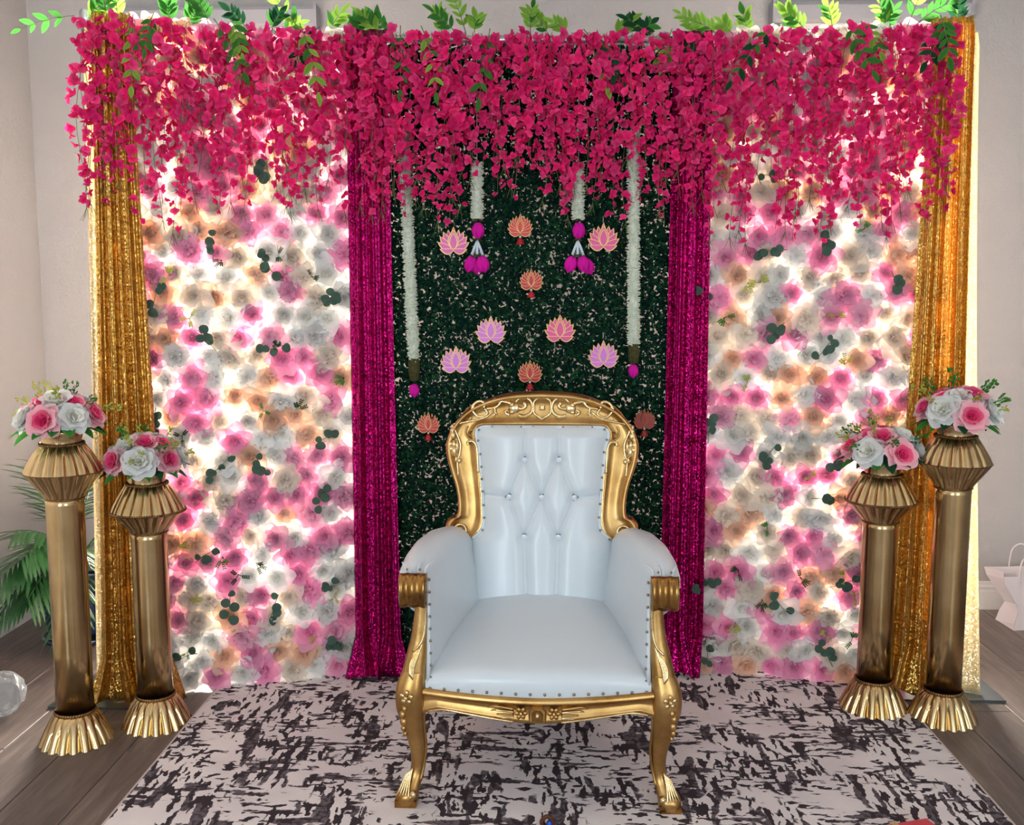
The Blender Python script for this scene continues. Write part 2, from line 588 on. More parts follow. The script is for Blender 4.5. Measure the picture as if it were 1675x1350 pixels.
M['plastic'] = pmat('clear_plastic', (0.9, 0.93, 0.96, 1), 0.12, Transmission_Weight=0.85, IOR=1.15)
M['brown'] = pmat('brown_felt', lin(84, 44, 24), 0.8, var=0.3, nscale=80)
M['blue'] = pmat('blue_plastic', lin(20, 84, 210), 0.35)
M['redbox'] = pmat('red_card', lin(206, 70, 84), 0.5, var=0.05)

# ------------------------------------------------------------------ setting: floor of wood-look tiles
YB, XL = 0.85, -2.34
f = MB().box((XL - 0.1, -8.2, -0.06), (3.5, YB + 0.1, -0.004)).build('floor', M['grout'], smooth=False)
tag(f, 'dark wood-look tile floor with pale joints', 'floor', kind='structure')
PW, PL, G = 0.2, 1.2, 0.0035
pm = {}


def plank_mesh(x0, x1, y0, y1):
    k = (round(x1 - x0, 3), round(y1 - y0, 3))
    if k not in pm:
        a, b = k[0] / 2, k[1] / 2
        e = 0.0012
        mb = MB()
        vs = [(-a, -b, -0.006), (a, -b, -0.006), (a, b, -0.006), (-a, b, -0.006), (-a, -b, -e), (a, -b, -e), (a, b, -e), (-a, b, -e), (-a + e, -b + e, 0), (a - e, -b + e, 0), (a - e, b - e, 0), (-a + e, b - e, 0)]
        fs = [(8, 9, 10, 11)]
        for l in (0, 4):
            for i in range(4):
                fs.append((l + i, l + (i + 1) % 4, l + 4 + (i + 1) % 4, l + 4 + i))
        mb.add(vs, fs)
        pm[k] = mb.mesh('plank', M['plank'], smooth=False)
    return pm[k]


x = XL
ci = 0
while x < 3.3:
    x1 = min(x + PW, 3.3)
    off = (ci * 0.4) % 1.2
    y = -2.35 - off
    while y < YB - 0.02:
        y0, y1 = max(y, -2.35), min(y + PL, YB - 0.002)
        if y1 - y0 > 0.05:
            me = plank_mesh(x + G / 2, x1 - G / 2, y0 + G / 2, y1 - G / 2)
            inst('plank', me, f, Matrix.Translation(((x + x1) / 2, (y0 + y1) / 2, 0)))
        y += PL
    x += PW
    ci += 1


def wall_grid(name, xs, zs, holes, y0, y1):
    """wall in the XZ plane from y0 (room side) to y1 with openings left out, one welded mesh"""
    mb = MB()
    nx, nz = len(xs), len(zs)
    vs = [(xs[i], yy, zs[j]) for yy in (y0, y1) for j in range(nz) for i in range(nx)]
    idx = lambda k, i, j: k * nx * nz + j * nx + i
    solid = lambda i, j: 0 <= i < nx - 1 and 0 <= j < nz - 1 and (i, j) not in holes
    fs = []
    for j in range(nz - 1):
        for i in range(nx - 1):
            if not solid(i, j): continue
            fs.append((idx(0, i, j), idx(0, i + 1, j), idx(0, i + 1, j + 1), idx(0, i, j + 1)))
            fs.append((idx(1, i, j), idx(1, i, j + 1), idx(1, i + 1, j + 1), idx(1, i + 1, j)))
            for (di, dj, a, b) in ((-1, 0, (i, j), (i, j + 1)), (1, 0, (i + 1, j), (i + 1, j + 1)), (0, -1, (i, j), (i + 1, j)), (0, 1, (i, j + 1), (i + 1, j + 1))):
                if not solid(i + di, j + dj):
                    fs.append((idx(0, *a), idx(0, *b), idx(1, *b), idx(1, *a)))
    mb.add(vs, fs)
    return mb.build(name, M['wall'], smooth=False)


WIN = [(-1.93, -1.04), (1.03, 1.82)]
WZ0, WZ1 = 0.42, 2.64
wb = wall_grid('wall_back', [XL, WIN[0][0], WIN[0][1], WIN[1][0], WIN[1][1], 3.4], [0, WZ0, WZ1, 3.1], {(1, 1), (3, 1)}, YB, YB + 0.14)
tag(wb, 'light greige painted back wall with two window openings', 'wall', kind='structure')
wl = MB().box((XL - 0.12, -8.2, 0), (XL, YB + 0.14, 3.1)).build('wall_left', M['wall'], smooth=False)
tag(wl, 'light greige painted side wall behind the palm', 'wall', kind='structure')


wr = MB().box((3.4, -8.2, 0), (3.52, YB + 0.14, 3.1)).build('wall_right', M['wall'], smooth=False)
tag(wr, 'light greige painted side wall far to the right', 'wall', kind='structure')
cl = MB().box((XL - 0.12, -8.2, 3.1), (3.52, YB + 0.14, 3.2)).build('ceiling', M['trim'], smooth=False)
tag(cl, 'white painted ceiling above the backdrop', 'ceiling', kind='structure')

def baseboard(name, a, b, nrm):
    a = Vector(a); b = Vector(b); n = Vector(nrm)
    prof = [(0, 0), (0.016, 0), (0.016, 0.085), (0.012, 0.095), (0.013, 0.108), (0.007, 0.116), (0.006, 0.128), (0, 0.132)]
    mb = MB()
    vs = [tuple(p + n * d + Vector((0, 0, z))) for p in (a, b) for d, z in prof]
    k = len(prof)
    fs = [(i, (i + 1) % k, k + (i + 1) % k, k + i) for i in range(k)] + [tuple(range(k)), tuple(range(k, 2 * k))[::-1]]
    mb.add(vs, fs)
    return tag(mb.build(name, M['trim'], smooth=False), 'white moulded baseboard along the ' + ('back wall' if 'back' in name else 'side wall'), 'baseboard', kind='structure')


baseboard('baseboard_back', (XL, YB, 0), (3.4, YB, 0), (0, -1, 0))
baseboard('baseboard_left', (XL, -4.0, 0), (XL, YB - 0.017, 0), (1, 0, 0))

for k, (x0, x1) in enumerate(WIN):
    wn = empty('window_%d' % (k + 1), ((x0 + x1) / 2, YB + 0.09, WZ0))
    tag(wn, 'tall white framed window behind the ' + ('left' if k == 0 else 'right') + ' flower panel', 'window', kind='structure')
    hw, hh = (x1 - x0) / 2, WZ1 - WZ0
    t = 0.045
    for nm, lo, hi in (('window_frame', (-hw, -0.03, 0), (-hw + t, 0.03, hh)), ('window_frame', (hw - t, -0.03, 0), (hw, 0.03, hh)), ('window_frame', (-hw + t, -0.03, 0), (hw - t, 0.03, t)), ('window_frame', (-hw + t, -0.03, hh - t), (hw - t, 0.03, hh)), ('meeting_rail', (-hw + t, -0.026, hh * 0.5 - 0.02), (hw - t, 0.026, hh * 0.5 + 0.02))):
        MB().box(lo, hi).build(nm, M['trim'], wn, smooth=False)
    for z0, z1 in ((t, hh * 0.5 - 0.02), (hh * 0.5 + 0.02, hh - t)):
        MB().box((-hw + t, -0.003, z0), (hw - t, 0.003, z1)).build('pane', M['glass'], wn, smooth=False)
    MB().box((-hw - 0.02, -0.135, -0.035), (hw + 0.02, -0.03, -0.001)).build('window_sill', M['trim'], wn, smooth=False)
    # roller shade, fully rolled up in its cassette
    sh = empty('roller_shade', ((x0 + x1) / 2, YB, 2.645))
    side = 'left' if k == 0 else 'right'
    tag(sh, 'grey roller shade cassette on the wall above the %s flower panel' % side, 'roller shade', 'window roller shades')
    W2 = hw + 0.025
    prof = [(-0.001, 0.0), (-0.07, 0.0), (-0.082, 0.012), (-0.085, 0.07), (-0.075, 0.085), (-0.001, 0.088)]
    mb = MB()
    vs = [(s * W2, a, b) for s in (-1, 1) for a, b in prof]
    n = len(prof)
    mb.add(vs, [(i, (i + 1) % n, n + (i + 1) % n, n + i) for i in range(n)] + [tuple(range(n))[::-1], tuple(range(n, 2 * n))])
    mb.build('cassette', M['shade'], sh, smooth=False)
    for s in (-1, 1):
        a, b = sorted((s * W2, s * (W2 + 0.012)))
        MB().box((a, -0.09, -0.004), (b, -0.001, 0.094)).build('end_cap', M['shade'], sh, smooth=False)
    MB().box((-W2 + 0.03, -0.05, -0.03), (W2 - 0.03, -0.035, 0.0)).build('hem_bar', M['trim'], sh, smooth=False)

# ------------------------------------------------------------------ rug
RX0, RX1, RY0, RY1 = -1.205, 1.30, -2.3, 0.0
mb = MB()
mb.box((RX0, RY0, 0.0), (RX1, RY1, 0.010))
rug = mb.build('area_rug', M['rug'], smooth=False)
tag(rug, 'pale grey and charcoal distressed area rug under the throne chair', 'rug')
mb = MB()
for a, b in (((RX0 - 0.006, RY0, 0), (RX0, RY1, 0.011)), ((RX1, RY0, 0), (RX1 + 0.006, RY1, 0.011)), ((RX0 - 0.006, RY1, 0), (RX1 + 0.006, RY1 + 0.006, 0.011))):
    MB().box(a, b).build('binding', pmat('rug_binding', lin(196, 186, 182), 0.9), rug, smooth=False)

# ------------------------------------------------------------------ backdrop geometry: three wings
L0, L1, R1, R0 = Vector((-1.565, -0.31, 0)), Vector((-0.70, -0.07, 0)), Vector((0.595, -0.01, 0)), Vector((1.465, -0.15, 0))
ZB = 2.385


class Wing:
    def __init__(s, a, b):
        s.a = a; s.b = b
        s.d = (b - a); s.len = s.d.length; s.d.normalize()
        s.n = Vector((s.d.y, -s.d.x, 0))      # towards the camera
        s.rz = math.atan2(s.d.y, s.d.x)

    def p(s, u, z, n=0.0):
        """u metres along the wing from its left end"""
        q = s.a + s.d * u + s.n * n
        return Vector((q.x, q.y, z))

    def hit(s, px, py, n=0.0):
        h = on_plane(px, py, s.a + s.n * n, s.n)
        return (h - s.a).dot(s.d), h.z

    def mat(s):
        """local x along wing, local -y to camera, z up"""
        return Matrix.Translation(s.a) @ Matrix.Rotation(s.rz, 4, 'Z')


WL, WC, WR = Wing(L0, L1), Wing(L1, R1), Wing(R1, R0)

fr = empty('backdrop_frame', (0, 0, 0))
tag(fr, 'silver pipe backdrop frame with crossbars and flat base plates', 'stand')
for p in (L0, L1, R1, R0):
    o = Wing(p, p + Vector((1, 0, 0)))
    q = p + Vector((0, 0.03, 0))
    MB().tube([(q.x, q.y, 0.012), (q.x, q.y, ZB + (0.03 if p in (L0, R0) else 0.0))], 0.021, 14).build('upright_pole', M['pipe'], fr)
    if p in (L0, R0):
        MB().lathe([(0.024, 0), (0.024, 0.06), (0.02, 0.066)], 14).build('pole_cap', M['pipe'], fr, M=Matrix.Translation((q.x, q.y, ZB - 0.02)))
for i, p in enumerate((L0, R0)):
    sgn = -1 if i == 0 else 1
    cx, cy = p.x + (0.02 if i == 0 else 0.0), p.y - 0.0
    o = MB().prism([(-0.21, -0.15), (0.21, -0.15), (0.21, 0.15), (-0.21, 0.15)], 0, 1).v
    pl = MB().box((-0.21, -0.15, 0.0), (0.21, 0.15, 0.008)).build('base_plate', M['steel'], fr, smooth=False, M=Matrix.Translation((cx, cy + 0.03, 0)))
for wg in (WL, WC, WR):
    MB().tube([wg.p(0, ZB, -0.028), wg.p(wg.len, ZB, -0.028)], 0.017, 12).build('crossbar', M['pipe'], fr)


# ------------------------------------------------------------------ petals, blossoms
def petal(mb, az, tilt, Lp, Wp, cup, curl, lift=0.0, r0=0.0, tone=(0.5, 0.0), nu=3, nv=4, ruf=0.0, ph=0.0):
    o = Vector((math.cos(az), math.sin(az), 0)); zz = Vector((0, 0, 1)); s = Vector((-math.sin(az), math.cos(az), 0))
    d = o * math.sin(tilt) + zz * math.cos(tilt)
    nn = -o * math.cos(tilt) + zz * math.sin(tilt)
    vs = []; tn = []
    for j in range(nv + 1):
        v = j / nv
        wv = Wp * (math.sin(PI * (0.13 + 0.77 * v)) ** 0.75)
        for i in range(nu + 1):
            u = i / nu * 2 - 1
            p = o * r0 + zz * lift + s * (u * wv) + d * (v * Lp * (1 - 0.10 * u * u)) + nn * (cup * u * u * wv / Wp - curl * v * v + ruf * math.sin(u * 5 + ph + v * 4) * v)
            vs.append(tuple(p)); tn.append(tone[0] + (tone[1] - tone[0]) * v)
    fs = []
    for j in range(nv):
        for i in range(nu):
            a = j * (nu + 1) + i
            fs.append((a, a + 1, a + nu + 2, a + nu + 1))
    mb.add(vs, fs, tn)


def rose_mesh(name, r, mat, seed, layers=None, flat=1.0, heart=0.0, res=1):
    rg = random.Random(seed)
    mb = MB()
    layers = layers or [(3, 8, .46, .30, .9), (4, 20, .58, .38, .7), (5, 36, .74, .46, .4), (6, 56, .92, .54, .12), (7, 78, 1.02, .58, 0.0)]
    nL = len(layers)
    for li, (n, tl, ln, wd, tn) in enumerate(layers):
        a0 = rg.uniform(0, 6.28)
        for k in range(n):
            az = a0 + 2 * PI * k / n + rg.uniform(-.15, .15)
            t = R(tl * flat + rg.uniform(-6, 6))
            q = rg.uniform(.9, 1.1)
            th = max(tn, 0)
            petal(mb, az, t, r * ln * q, r * wd * q, r * 0.14, r * 0.16 * li / nL, tone=(min(1, th + .25), th), ruf=r * 0.04, ph=rg.uniform(0, 6), nu=3 + res, nv=3 + res)
    return mb.mesh(name, mat)


def ruffle_mesh(name, r, mat, seed):
    rg = random.Random(seed)
    mb = MB()
    for li, (n, tl, ln, wd) in enumerate([(5, 26, .55, .34), (7, 56, .82, .38), (8, 80, 1.06, .42)]):
        a0 = rg.uniform(0, 6.28)
        for k in range(n):
            az = a0 + 2 * PI * k / n + rg.uniform(-.25, .25)
            petal(mb, az, R(tl + rg.uniform(-9, 9)), r * ln * rg.uniform(.85, 1.1), r * wd, -r * .06, r * rg.uniform(-.05, .2), tone=(.7 - .15 * li, .35 - .12 * li), ruf=r * .09, ph=rg.uniform(0, 6), nu=3, nv=4)
    return mb.mesh(name, mat)


BL = []
for sd in range(4):
    BL.append(rose_mesh('blossom', 0.055, M['pink_p'], 10 + sd, [(3, 22, .42, .30, 1), (5, 55, .72, .42, .5), (6, 80, 1.08, .52, 0)]))
for sd in range(3):
    BL.append(ruffle_mesh('blossom', 0.056, M['pink_p'], 30 + sd))


def disc_leaf_mesh():
    mb = MB()
    n = 12; r = 0.017
    vs = [(0, 0, 0.0015)] + [(r * math.cos(2 * PI * i / n), r * (1.0 + math.sin(2 * PI * i / n)) * 1.0, 0.003 * math.cos(4 * PI * i / n)) for i in range(n)]
    vs[0] = (0, r, 0.002)
    mb.add(vs, [(0, 1 + i, 1 + (i + 1) % n) for i in range(n)], [0.3] + [0.01] * n)
    return mb.mesh('leaf', M['euc'])


EUC = disc_leaf_mesh()


def fern_mesh(seed):
    rg = random.Random(seed)
    mb = MB()
    for b in range(3):
        az = rg.uniform(0, 6.28); L_ = rg.uniform(.018, .03)
        tip = Vector((math.cos(az) * L_, math.sin(az) * L_, 0.012))
        mb.tube([(0, 0, -0.02), tip * .5, tip], [.0012, .0009, .0005], 4)
        for q in (.4, .6, .8, 1.0):
            for s in (-1, 1):
                c = tip * q
                a2 = az + s * .9
                d = Vector((math.cos(a2), math.sin(a2), .3)) * .008
                pz = Vector((-d.y, d.x, 0)) * .3
                mb.add([tuple(c), tuple(c + d * .5 + pz), tuple(c + d), tuple(c + d * .5 - pz)], [(0, 1, 2, 3)], .01)
    return mb.mesh('fern_tip', M['leaf_m'])


FERN = [fern_mesh(i) for i in range(3)]
FACE = Matrix.Rotation(R(90), 4, 'X')      # local +Z of a blossom turned to -Y (towards the camera)


def flower_wall(wg, u0, u1, label, sprigs, seed):
    rg = random.Random(seed)
    root = empty('floral_panel', wg.p(0, 0), wg.rz)
    tag(root, label, 'flower panel')
    # translucent cloth behind, gently uneven
    def fn(u, v):
        return (u0 + .05 + (u1 - u0 - .07) * u, 0.004 + 0.004 * math.sin(u * 9 + v * 13), 0.022 + (ZB - 0.052) * v)
    MB().grid(12, 30, fn).build('backing_cloth', M['cloth'], root)
    sp = 0.0855
    rows = int((ZB - 0.06) / (sp * 0.87)) + 1
    cols = int((u1 - u0) / sp)
    pal = ['white_p'] * 30 + ['pink_p'] * 27 + ['peach_p'] * 16 + ['cream_p'] * 18 + ['blush_p'] * 9
    cnt = 0
    for j in range(rows):
        for i in range(cols):
            u = u0 + 0.035 + (i + (0.5 if j % 2 else 0)) * (u1 - u0 - 0.05) / cols + rg.uniform(-.014, .014)
            z = 0.05 + j * (ZB - 0.085) / (rows - 1) + rg.uniform(-.012, .012)
            if cnt >= 300: break
            cnt += 1
            s = rg.uniform(.98, 1.36)
            Mx = Matrix.Translation((u, -0.006 - rg.uniform(0, .02), max(z, .055))) @ FACE @ Euler((rg.uniform(-.4, .4), rg.uniform(-.4, .4), rg.uniform(0, 6.28))).to_matrix().to_4x4() @ Matrix.Scale(s, 4)
            inst('blossom', rg.choice(BL), root, Mx, M[rg.choice(pal)])
    for px, py in sprigs:
        u, z = wg.hit(px, py, 0.055)
        if not (u0 - .02 < u < u1 + .03): continue
        sg = MB()
        az0 = rg.uniform(0, 6.28)
        pts = [Vector((math.cos(az0) * t * .035, -0.062 - .01 * math.sin(t * 3), math.sin(az0) * t * .035)) for t in (-1.5, -.5, .4, 1.3)]
        sg.tube(pts, [.0016, .0014, .0012, .0008], 5)
        so = sg.build('eucalyptus_sprig', M['stem'], root, M=Matrix.Translation((u, 0, z)))
        for k in range(rg.choice((4, 5, 6))):
            c = pts[0].lerp(pts[3], rg.uniform(0, 1))
            Mx = Matrix.Translation(c) @ FACE @ Euler((rg.uniform(-.5, .5), rg.uniform(-.5, .5), rg.uniform(0, 6.28))).to_matrix().to_4x4() @ Matrix.Scale(rg.uniform(.72, 1.15), 4)
            inst('leaf', EUC, so, Mx)
    for k in range(20):
        u, z = rg.uniform(u0 + .04, u1 - .04), rg.uniform(.1, 1.75)
        inst('fern_tip', rg.choice(FERN), root, Matrix.Translation((u, -.055, z)) @ FACE @ Matrix.Rotation(rg.uniform(0, 6.28), 4, 'Z') @ Matrix.Scale(rg.uniform(.8, 1.3), 4), M[rg.choice(['leaf_m', 'leaf_d', 'leaf_y'])])
    return root


SPL = [(430, 278), (348, 405), (440, 438), (253, 490), (547, 481), (340, 558), (447, 570), (535, 715), (358, 765), (525, 813), (428, 765), (340, 905), (375, 997), (448, 993), (548, 957), (548, 1055), (250, 690), (300, 1075)]
SPR = [(1265, 288), (1263, 410), (1347, 410), (1145, 480), (1265, 545), (1347, 573), (1468, 465), (1160, 705), (1257, 745), (1350, 817), (1165, 950), (1275, 988), (1375, 955), (1350, 1068), (1156, 1060), (1370, 750), (1462, 715)]
flower_wall(WL, 0.06, WL.len + 0.01, 'pink white and peach silk flower panel on the left, backlit by window', SPL, 101)
flower_wall(WR, -0.01, WR.len - 0.055, 'pink white and peach silk flower panel on the right, backlit by window', SPR, 202)

# ------------------------------------------------------------------ boxwood hedge panel
hp = empty('hedge_panel', WC.p(WC.len / 2, 0), WC.rz)
tag(hp, 'dark green artificial boxwood hedge panel behind the throne chair', 'hedge panel')
HX0, HX1 = -WC.len / 2 + 0.06, WC.len / 2 - 0.06
rs = np.random.RandomState(5)
NLEAF = 76000
cx = rs.uniform(HX0, HX1, NLEAF); cz = rs.uniform(0.02, ZB - 0.03, NLEAF)
gx = np.sin(cx * 2 * PI / 0.05) * np.sin(cz * 2 * PI / 0.05)
nz_ = np.sin(cx * 31 + 3 * np.sin(cz * 17)) + np.sin(cz * 37 + 2 * np.sin(cx * 23))
keep = rs.uniform(0, 1, NLEAF) < np.clip(0.92 + 0.22 * gx + 0.10 * nz_, 0.35, 1)
cx, cz = cx[keep], cz[keep]
n = len(cx)
cyy = rs.uniform(-0.035, 0.015, n)
Lf = rs.uniform(0.0075, 0.0125, n); Wf = Lf * 0.62
ang = rs.uniform(0, 2 * PI, n)
d = np.stack([np.cos(ang), rs.uniform(-0.9, 0.3, n), np.sin(ang)], 1); d /= np.linalg.norm(d, axis=1)[:, None]
r_ = rs.normal(size=(n, 3)); r_[:, 1] *= 0.45
s_ = np.cross(d, np.stack([r_[:, 0] * .5, -np.ones(n), r_[:, 2] * .5], 1)); s_ /= np.linalg.norm(s_, axis=1)[:, None]
c_ = np.stack([cx, cyy, cz], 1)
nn_ = np.cross(s_, d)
V = np.empty((n, 4, 3))
V[:, 0] = c_ - d * Lf[:, None]
V[:, 1] = c_ + s_ * Wf[:, None] + nn_ * 0.002
V[:, 2] = c_ + d * Lf[:, None]
V[:, 3] = c_ - s_ * Wf[:, None] + nn_ * 0.002
me = bpy.data.meshes.new('boxwood_leaves')
me.vertices.add(n * 4); me.vertices.foreach_set('co', V.reshape(-1))
me.loops.add(n * 4); me.loops.foreach_set('vertex_index', np.arange(n * 4))
me.polygons.add(n); me.polygons.foreach_set('loop_start', np.arange(n) * 4); me.polygons.foreach_set('loop_total', np.full(n, 4))
ta = me.attributes.new('tone', 'FLOAT', 'POINT')
tt = np.clip(rs.normal(0.12, 0.3, n), 0, 1)
ta.data.foreach_set('value', np.repeat(tt, 4).astype(np.float32))
me.materials.append(M['hedge']); me.update(calc_edges=True)
inst('boxwood_leaves', me, hp)['kind'] = 'stuff'
mb = MB()
k = 0
x = HX0
while x <= HX1 + 1e-6:
    mb.box((x - .0022, .012, .01), (x + .0022, .016, ZB - .02)); x += 0.0575
z = 0.02
while z < ZB - 0.02:
    mb.box((HX0, .015, z - .0022), (HX1, .019, z + .0022)); z += 0.0575
mb.build('grid_lattice', M['wire'], hp, smooth=False)['kind'] = 'stuff'


# ------------------------------------------------------------------ curtains
def curtain(name, label, parts, group):
    """parts: list of dicts wing,u0t,u1t,u0b,u1b,n,amp,k,mat,seed,part"""
    w0 = parts[0]['wing']
    root = empty(name, w0.p((parts[0]['u0t'] + parts[0]['u1t']) / 2, 0), w0.rz)
    tag(root, label, 'curtain', group)
    uc = (parts[0]['u0t'] + parts[0]['u1t']) / 2
    for q in parts:
        rg = random.Random(q['seed'])
        ph = [rg.uniform(0, 6.28) for _ in range(6)]
        k, A, pool = q['k'], q['amp'], q.get('pool', 0)

        def fn(u, v, q=q, ph=ph, k=k, A=A, pool=pool):
            zt = q.get('ztop', ZB + 0.02)
            h = 1 - v                       # v 0 top .. 1 bottom
            s = v ** 1.3
            a = q['u0t'] + (q['u0b'] - q['u0t']) * s; b = q['u1t'] + (q['u1b'] - q['u1t']) * s
            z = zt - v * (zt - 0.012)
            uu = u + 0.025 * math.sin(3 * v + ph[0]) * math.sin(PI * u)
            off = A * (0.55 + 0.45 * v) * (math.sin(2 * PI * k * uu + ph[1] + 0.7 * math.sin(2.3 * v + ph[2])) + 0.35 * math.sin(2 * PI * (2.3 * k) * uu + ph[3] + v) + 0.15 * math.sin(2 * PI * 5.1 * k * uu + ph[4]))
            y = -q['n'] - off
            x = a + (b - a) * u - uc
            if pool:
                e = max(0.0, (v - 0.93) / 0.07)
                y -= pool * e ** 1.6 * (0.55 + 0.45 * math.sin(7 * u + ph[5]))
                x += 0.035 * e * math.sin(9 * u + ph[2]) + (u - .5) * pool * .5 * e
                z = max(0.008 + 0.012 * (1 + math.sin(17 * u + 5 * e + ph[3])) * e, z - 0.0)
            if v < 0.02:
                y += 0.03 * (1 - v / 0.02)
            return (x, y, z)
        o = MB().grid(int(70 * max(1, k / 4)), 90, fn, flip=True).build(q['part'], M[q['mat']], root)
        sm = o.modifiers.new('thick', 'SOLIDIFY'); sm.thickness = 0.0012
    return root


curtain('sequin_curtain', 'gold sequin curtain gathered at the far left of the backdrop', [
    dict(part='drape', wing=WL, u0t=0.035, u1t=0.16, u0b=-0.03, u1b=0.215, n=0.092, amp=0.022, k=4.6, mat='gold_seq', seed=1, pool=0.05),
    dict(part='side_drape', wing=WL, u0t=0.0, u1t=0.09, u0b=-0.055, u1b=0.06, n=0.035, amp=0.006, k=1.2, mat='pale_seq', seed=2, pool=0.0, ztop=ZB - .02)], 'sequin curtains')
curtain('sequin_curtain', 'gold sequin curtain gathered at the far right of the backdrop', [
    dict(part='drape', wing=WR, u0t=WR.len - 0.13, u1t=WR.len + 0.0, u0b=WR.len - 0.185, u1b=WR.len + 0.06, n=0.092, amp=0.022, k=4.6, mat='gold_seq', seed=3, pool=0.05),
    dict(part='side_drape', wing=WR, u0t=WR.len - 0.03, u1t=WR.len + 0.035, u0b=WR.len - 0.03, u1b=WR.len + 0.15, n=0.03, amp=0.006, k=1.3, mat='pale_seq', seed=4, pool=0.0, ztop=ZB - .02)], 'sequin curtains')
curtain('sequin_curtain', 'magenta sequin curtain between the left flower panel and the hedge panel', [
    dict(part='drape', wing=WC, u0t=-0.01, u1t=0.14, u0b=-0.012, u1b=0.165, n=0.065, amp=0.016, k=2.6, mat='mag_seq', seed=5, pool=0.03)], 'sequin curtains')
curtain('sequin_curtain', 'magenta sequin curtain between the hedge panel and the right flower panel', [
    dict(part='drape', wing=WC, u0t=WC.len - 0.135, u1t=WC.len + 0.005, u0b=WC.len - 0.15, u1b=WC.len + 0.012, n=0.065, amp=0.016, k=2.6, mat='mag_seq', seed=6, pool=0.03)], 'sequin curtains')


# ------------------------------------------------------------------ hanging pink flower strands
def spray_blossom(seed):
    rg = random.Random(seed)
    mb = MB()
    n = rg.choice((3, 4, 4, 5))
    a0 = rg.uniform(0, 6.28)
    for k in range(n):
        az = a0 + 2 * PI * k / n + rg.uniform(-.5, .5)
        petal(mb, az, R(rg.uniform(40, 105)), rg.uniform(.018, .027), rg.uniform(.0095, .0140), rg.uniform(-.004, .006), rg.uniform(-.004, .008), tone=(.9, 0.01), nu=2, nv=3, ruf=.002, ph=rg.uniform(0, 6))
    return mb.mesh('blossom', M['hot_p'])


SB = [spray_blossom(500 + i) for i in range(9)]


def tendril_mesh(seed):
    rg = random.Random(seed)
    mb = MB()
    for k in range(4):
        a = rg.uniform(-.5, .5)
        mb.tube([(0, 0, 0), (a * .02, rg.uniform(-.01, .01), -.02), (a * .05, rg.uniform(-.01, .01), -.045)], [.0009, .0008, .0005], 4)
    return mb.mesh('tendril', M['stem'])


TEND = [tendril_mesh(i) for i in range(3)]
srg = random.Random(77)


def strand(wg, u, length, n, label, dens=1.0):
    root = empty('flower_strand', wg.p(u, ZB, n), wg.rz)
    tag(root, label, 'flower strand', 'hot pink strands hanging from the crossbar')
    sway = srg.uniform(-.03, .03); bow = srg.uniform(-.02, .02)
    ph = srg.uniform(0, 6)

    def P(t):
        return Vector((sway * t + bow * math.sin(PI * t) + .008 * math.sin(9 * t + ph), -.012 * math.sin(PI * t), -.02 - t * length))
    MB().tube([(0, n - .01, .003), (0, n * .4, .0)] + [P(t / 10) for t in range(11)], .0009, 4).build('stem', M['stem'], root)
    t = srg.uniform(0, .05)
    while t < 1:
        p = P(t)
        g = 1.0 - 0.35 * max(0, (t - .6) / .4)
        sp = .027 * (1 - .25 * t)
        q = p + Vector((srg.uniform(-sp, sp), srg.uniform(-sp, .012), srg.uniform(-.01, .01)))
        Mx = Matrix.Translation(q) @ Euler((R(90) + srg.uniform(-1.1, 1.1), srg.uniform(-.6, .6), srg.uniform(0, 6.28))).to_matrix().to_4x4() @ Matrix.Scale(g * srg.uniform(.78, 1.18), 4)
        inst('blossom', srg.choice(SB), root, Mx, M[srg.choice(('hot_p', 'hot_p', 'hot2_p'))])
        t += (0.0215 if t < .7 else 0.0225) / length / dens * srg.uniform(.8, 1.2)
    if srg.random() < .6:
        inst('tendril', srg.choice(TEND), root, Matrix.Translation(P(1.0)))


def pick_len(lo, hi):
    return srg.uniform(lo, hi) if srg.random() > .2 else srg.uniform(lo - .14, lo)


specs = []
for k in range(46):
    u = -0.005 + (WL.len - 0.01) * (k + srg.uniform(.1, .9)) / 46
    z_ = 'over the left gold sequin curtain' if u < .16 else 'over the left flower panel next to the gold curtain' if u < .42 else 'over the middle of the left flower panel' if u < .66 else 'over the left flower panel next to the magenta curtain'
    specs.append((WL, u, pick_len(.5, .7) if u < .3 else pick_len(.44, .64), srg.uniform(.07, .15), z_, .80))
for k in range(68):
    u = -0.02 + (WC.len + 0.03) * (k + srg.uniform(.1, .9)) / 68
    x_ = WC.p(u, 0).x
    z_ = 'over the hedge above the right long jasmine garland'
    for lim, nm in ((-.545, 'over the left magenta sequin curtain'), (-.42, 'over the hedge above the left long jasmine garland'), (-.29, 'over the hedge above the upper left pink lotus'), (-.18, 'over the hedge above the left short jasmine garland'), (.06, 'over the hedge above the coral red lotus'), (.17, 'over the hedge above the right short jasmine garland'), (.28, 'over the hedge above the upper right pink lotus'), (.45, 'over the hedge above the right long jasmine garland'), (9, 'over the right magenta sequin curtain')):
        if x_ < lim:
            z_ = nm
            break
    specs.append((WC, u, pick_len(.46, .66), srg.uniform(.095, .17), z_, 1.0))
for k in range(46):
    u = 0.02 + (WR.len - 0.065) * (k + srg.uniform(.1, .9)) / 46
    q_ = WR.len - u
    z_ = 'over the right gold sequin curtain' if q_ < .14 else 'over the right flower panel next to the gold curtain' if q_ < .40 else 'over the middle of the right flower panel' if q_ < .64 else 'over the right flower panel next to the magenta curtain'
    specs.append((WR, u, pick_len(.5, .72), srg.uniform(.07, .15), z_, .80))
zones = {}
for q_ in specs: zones.setdefault(q_[4], []).append(q_)
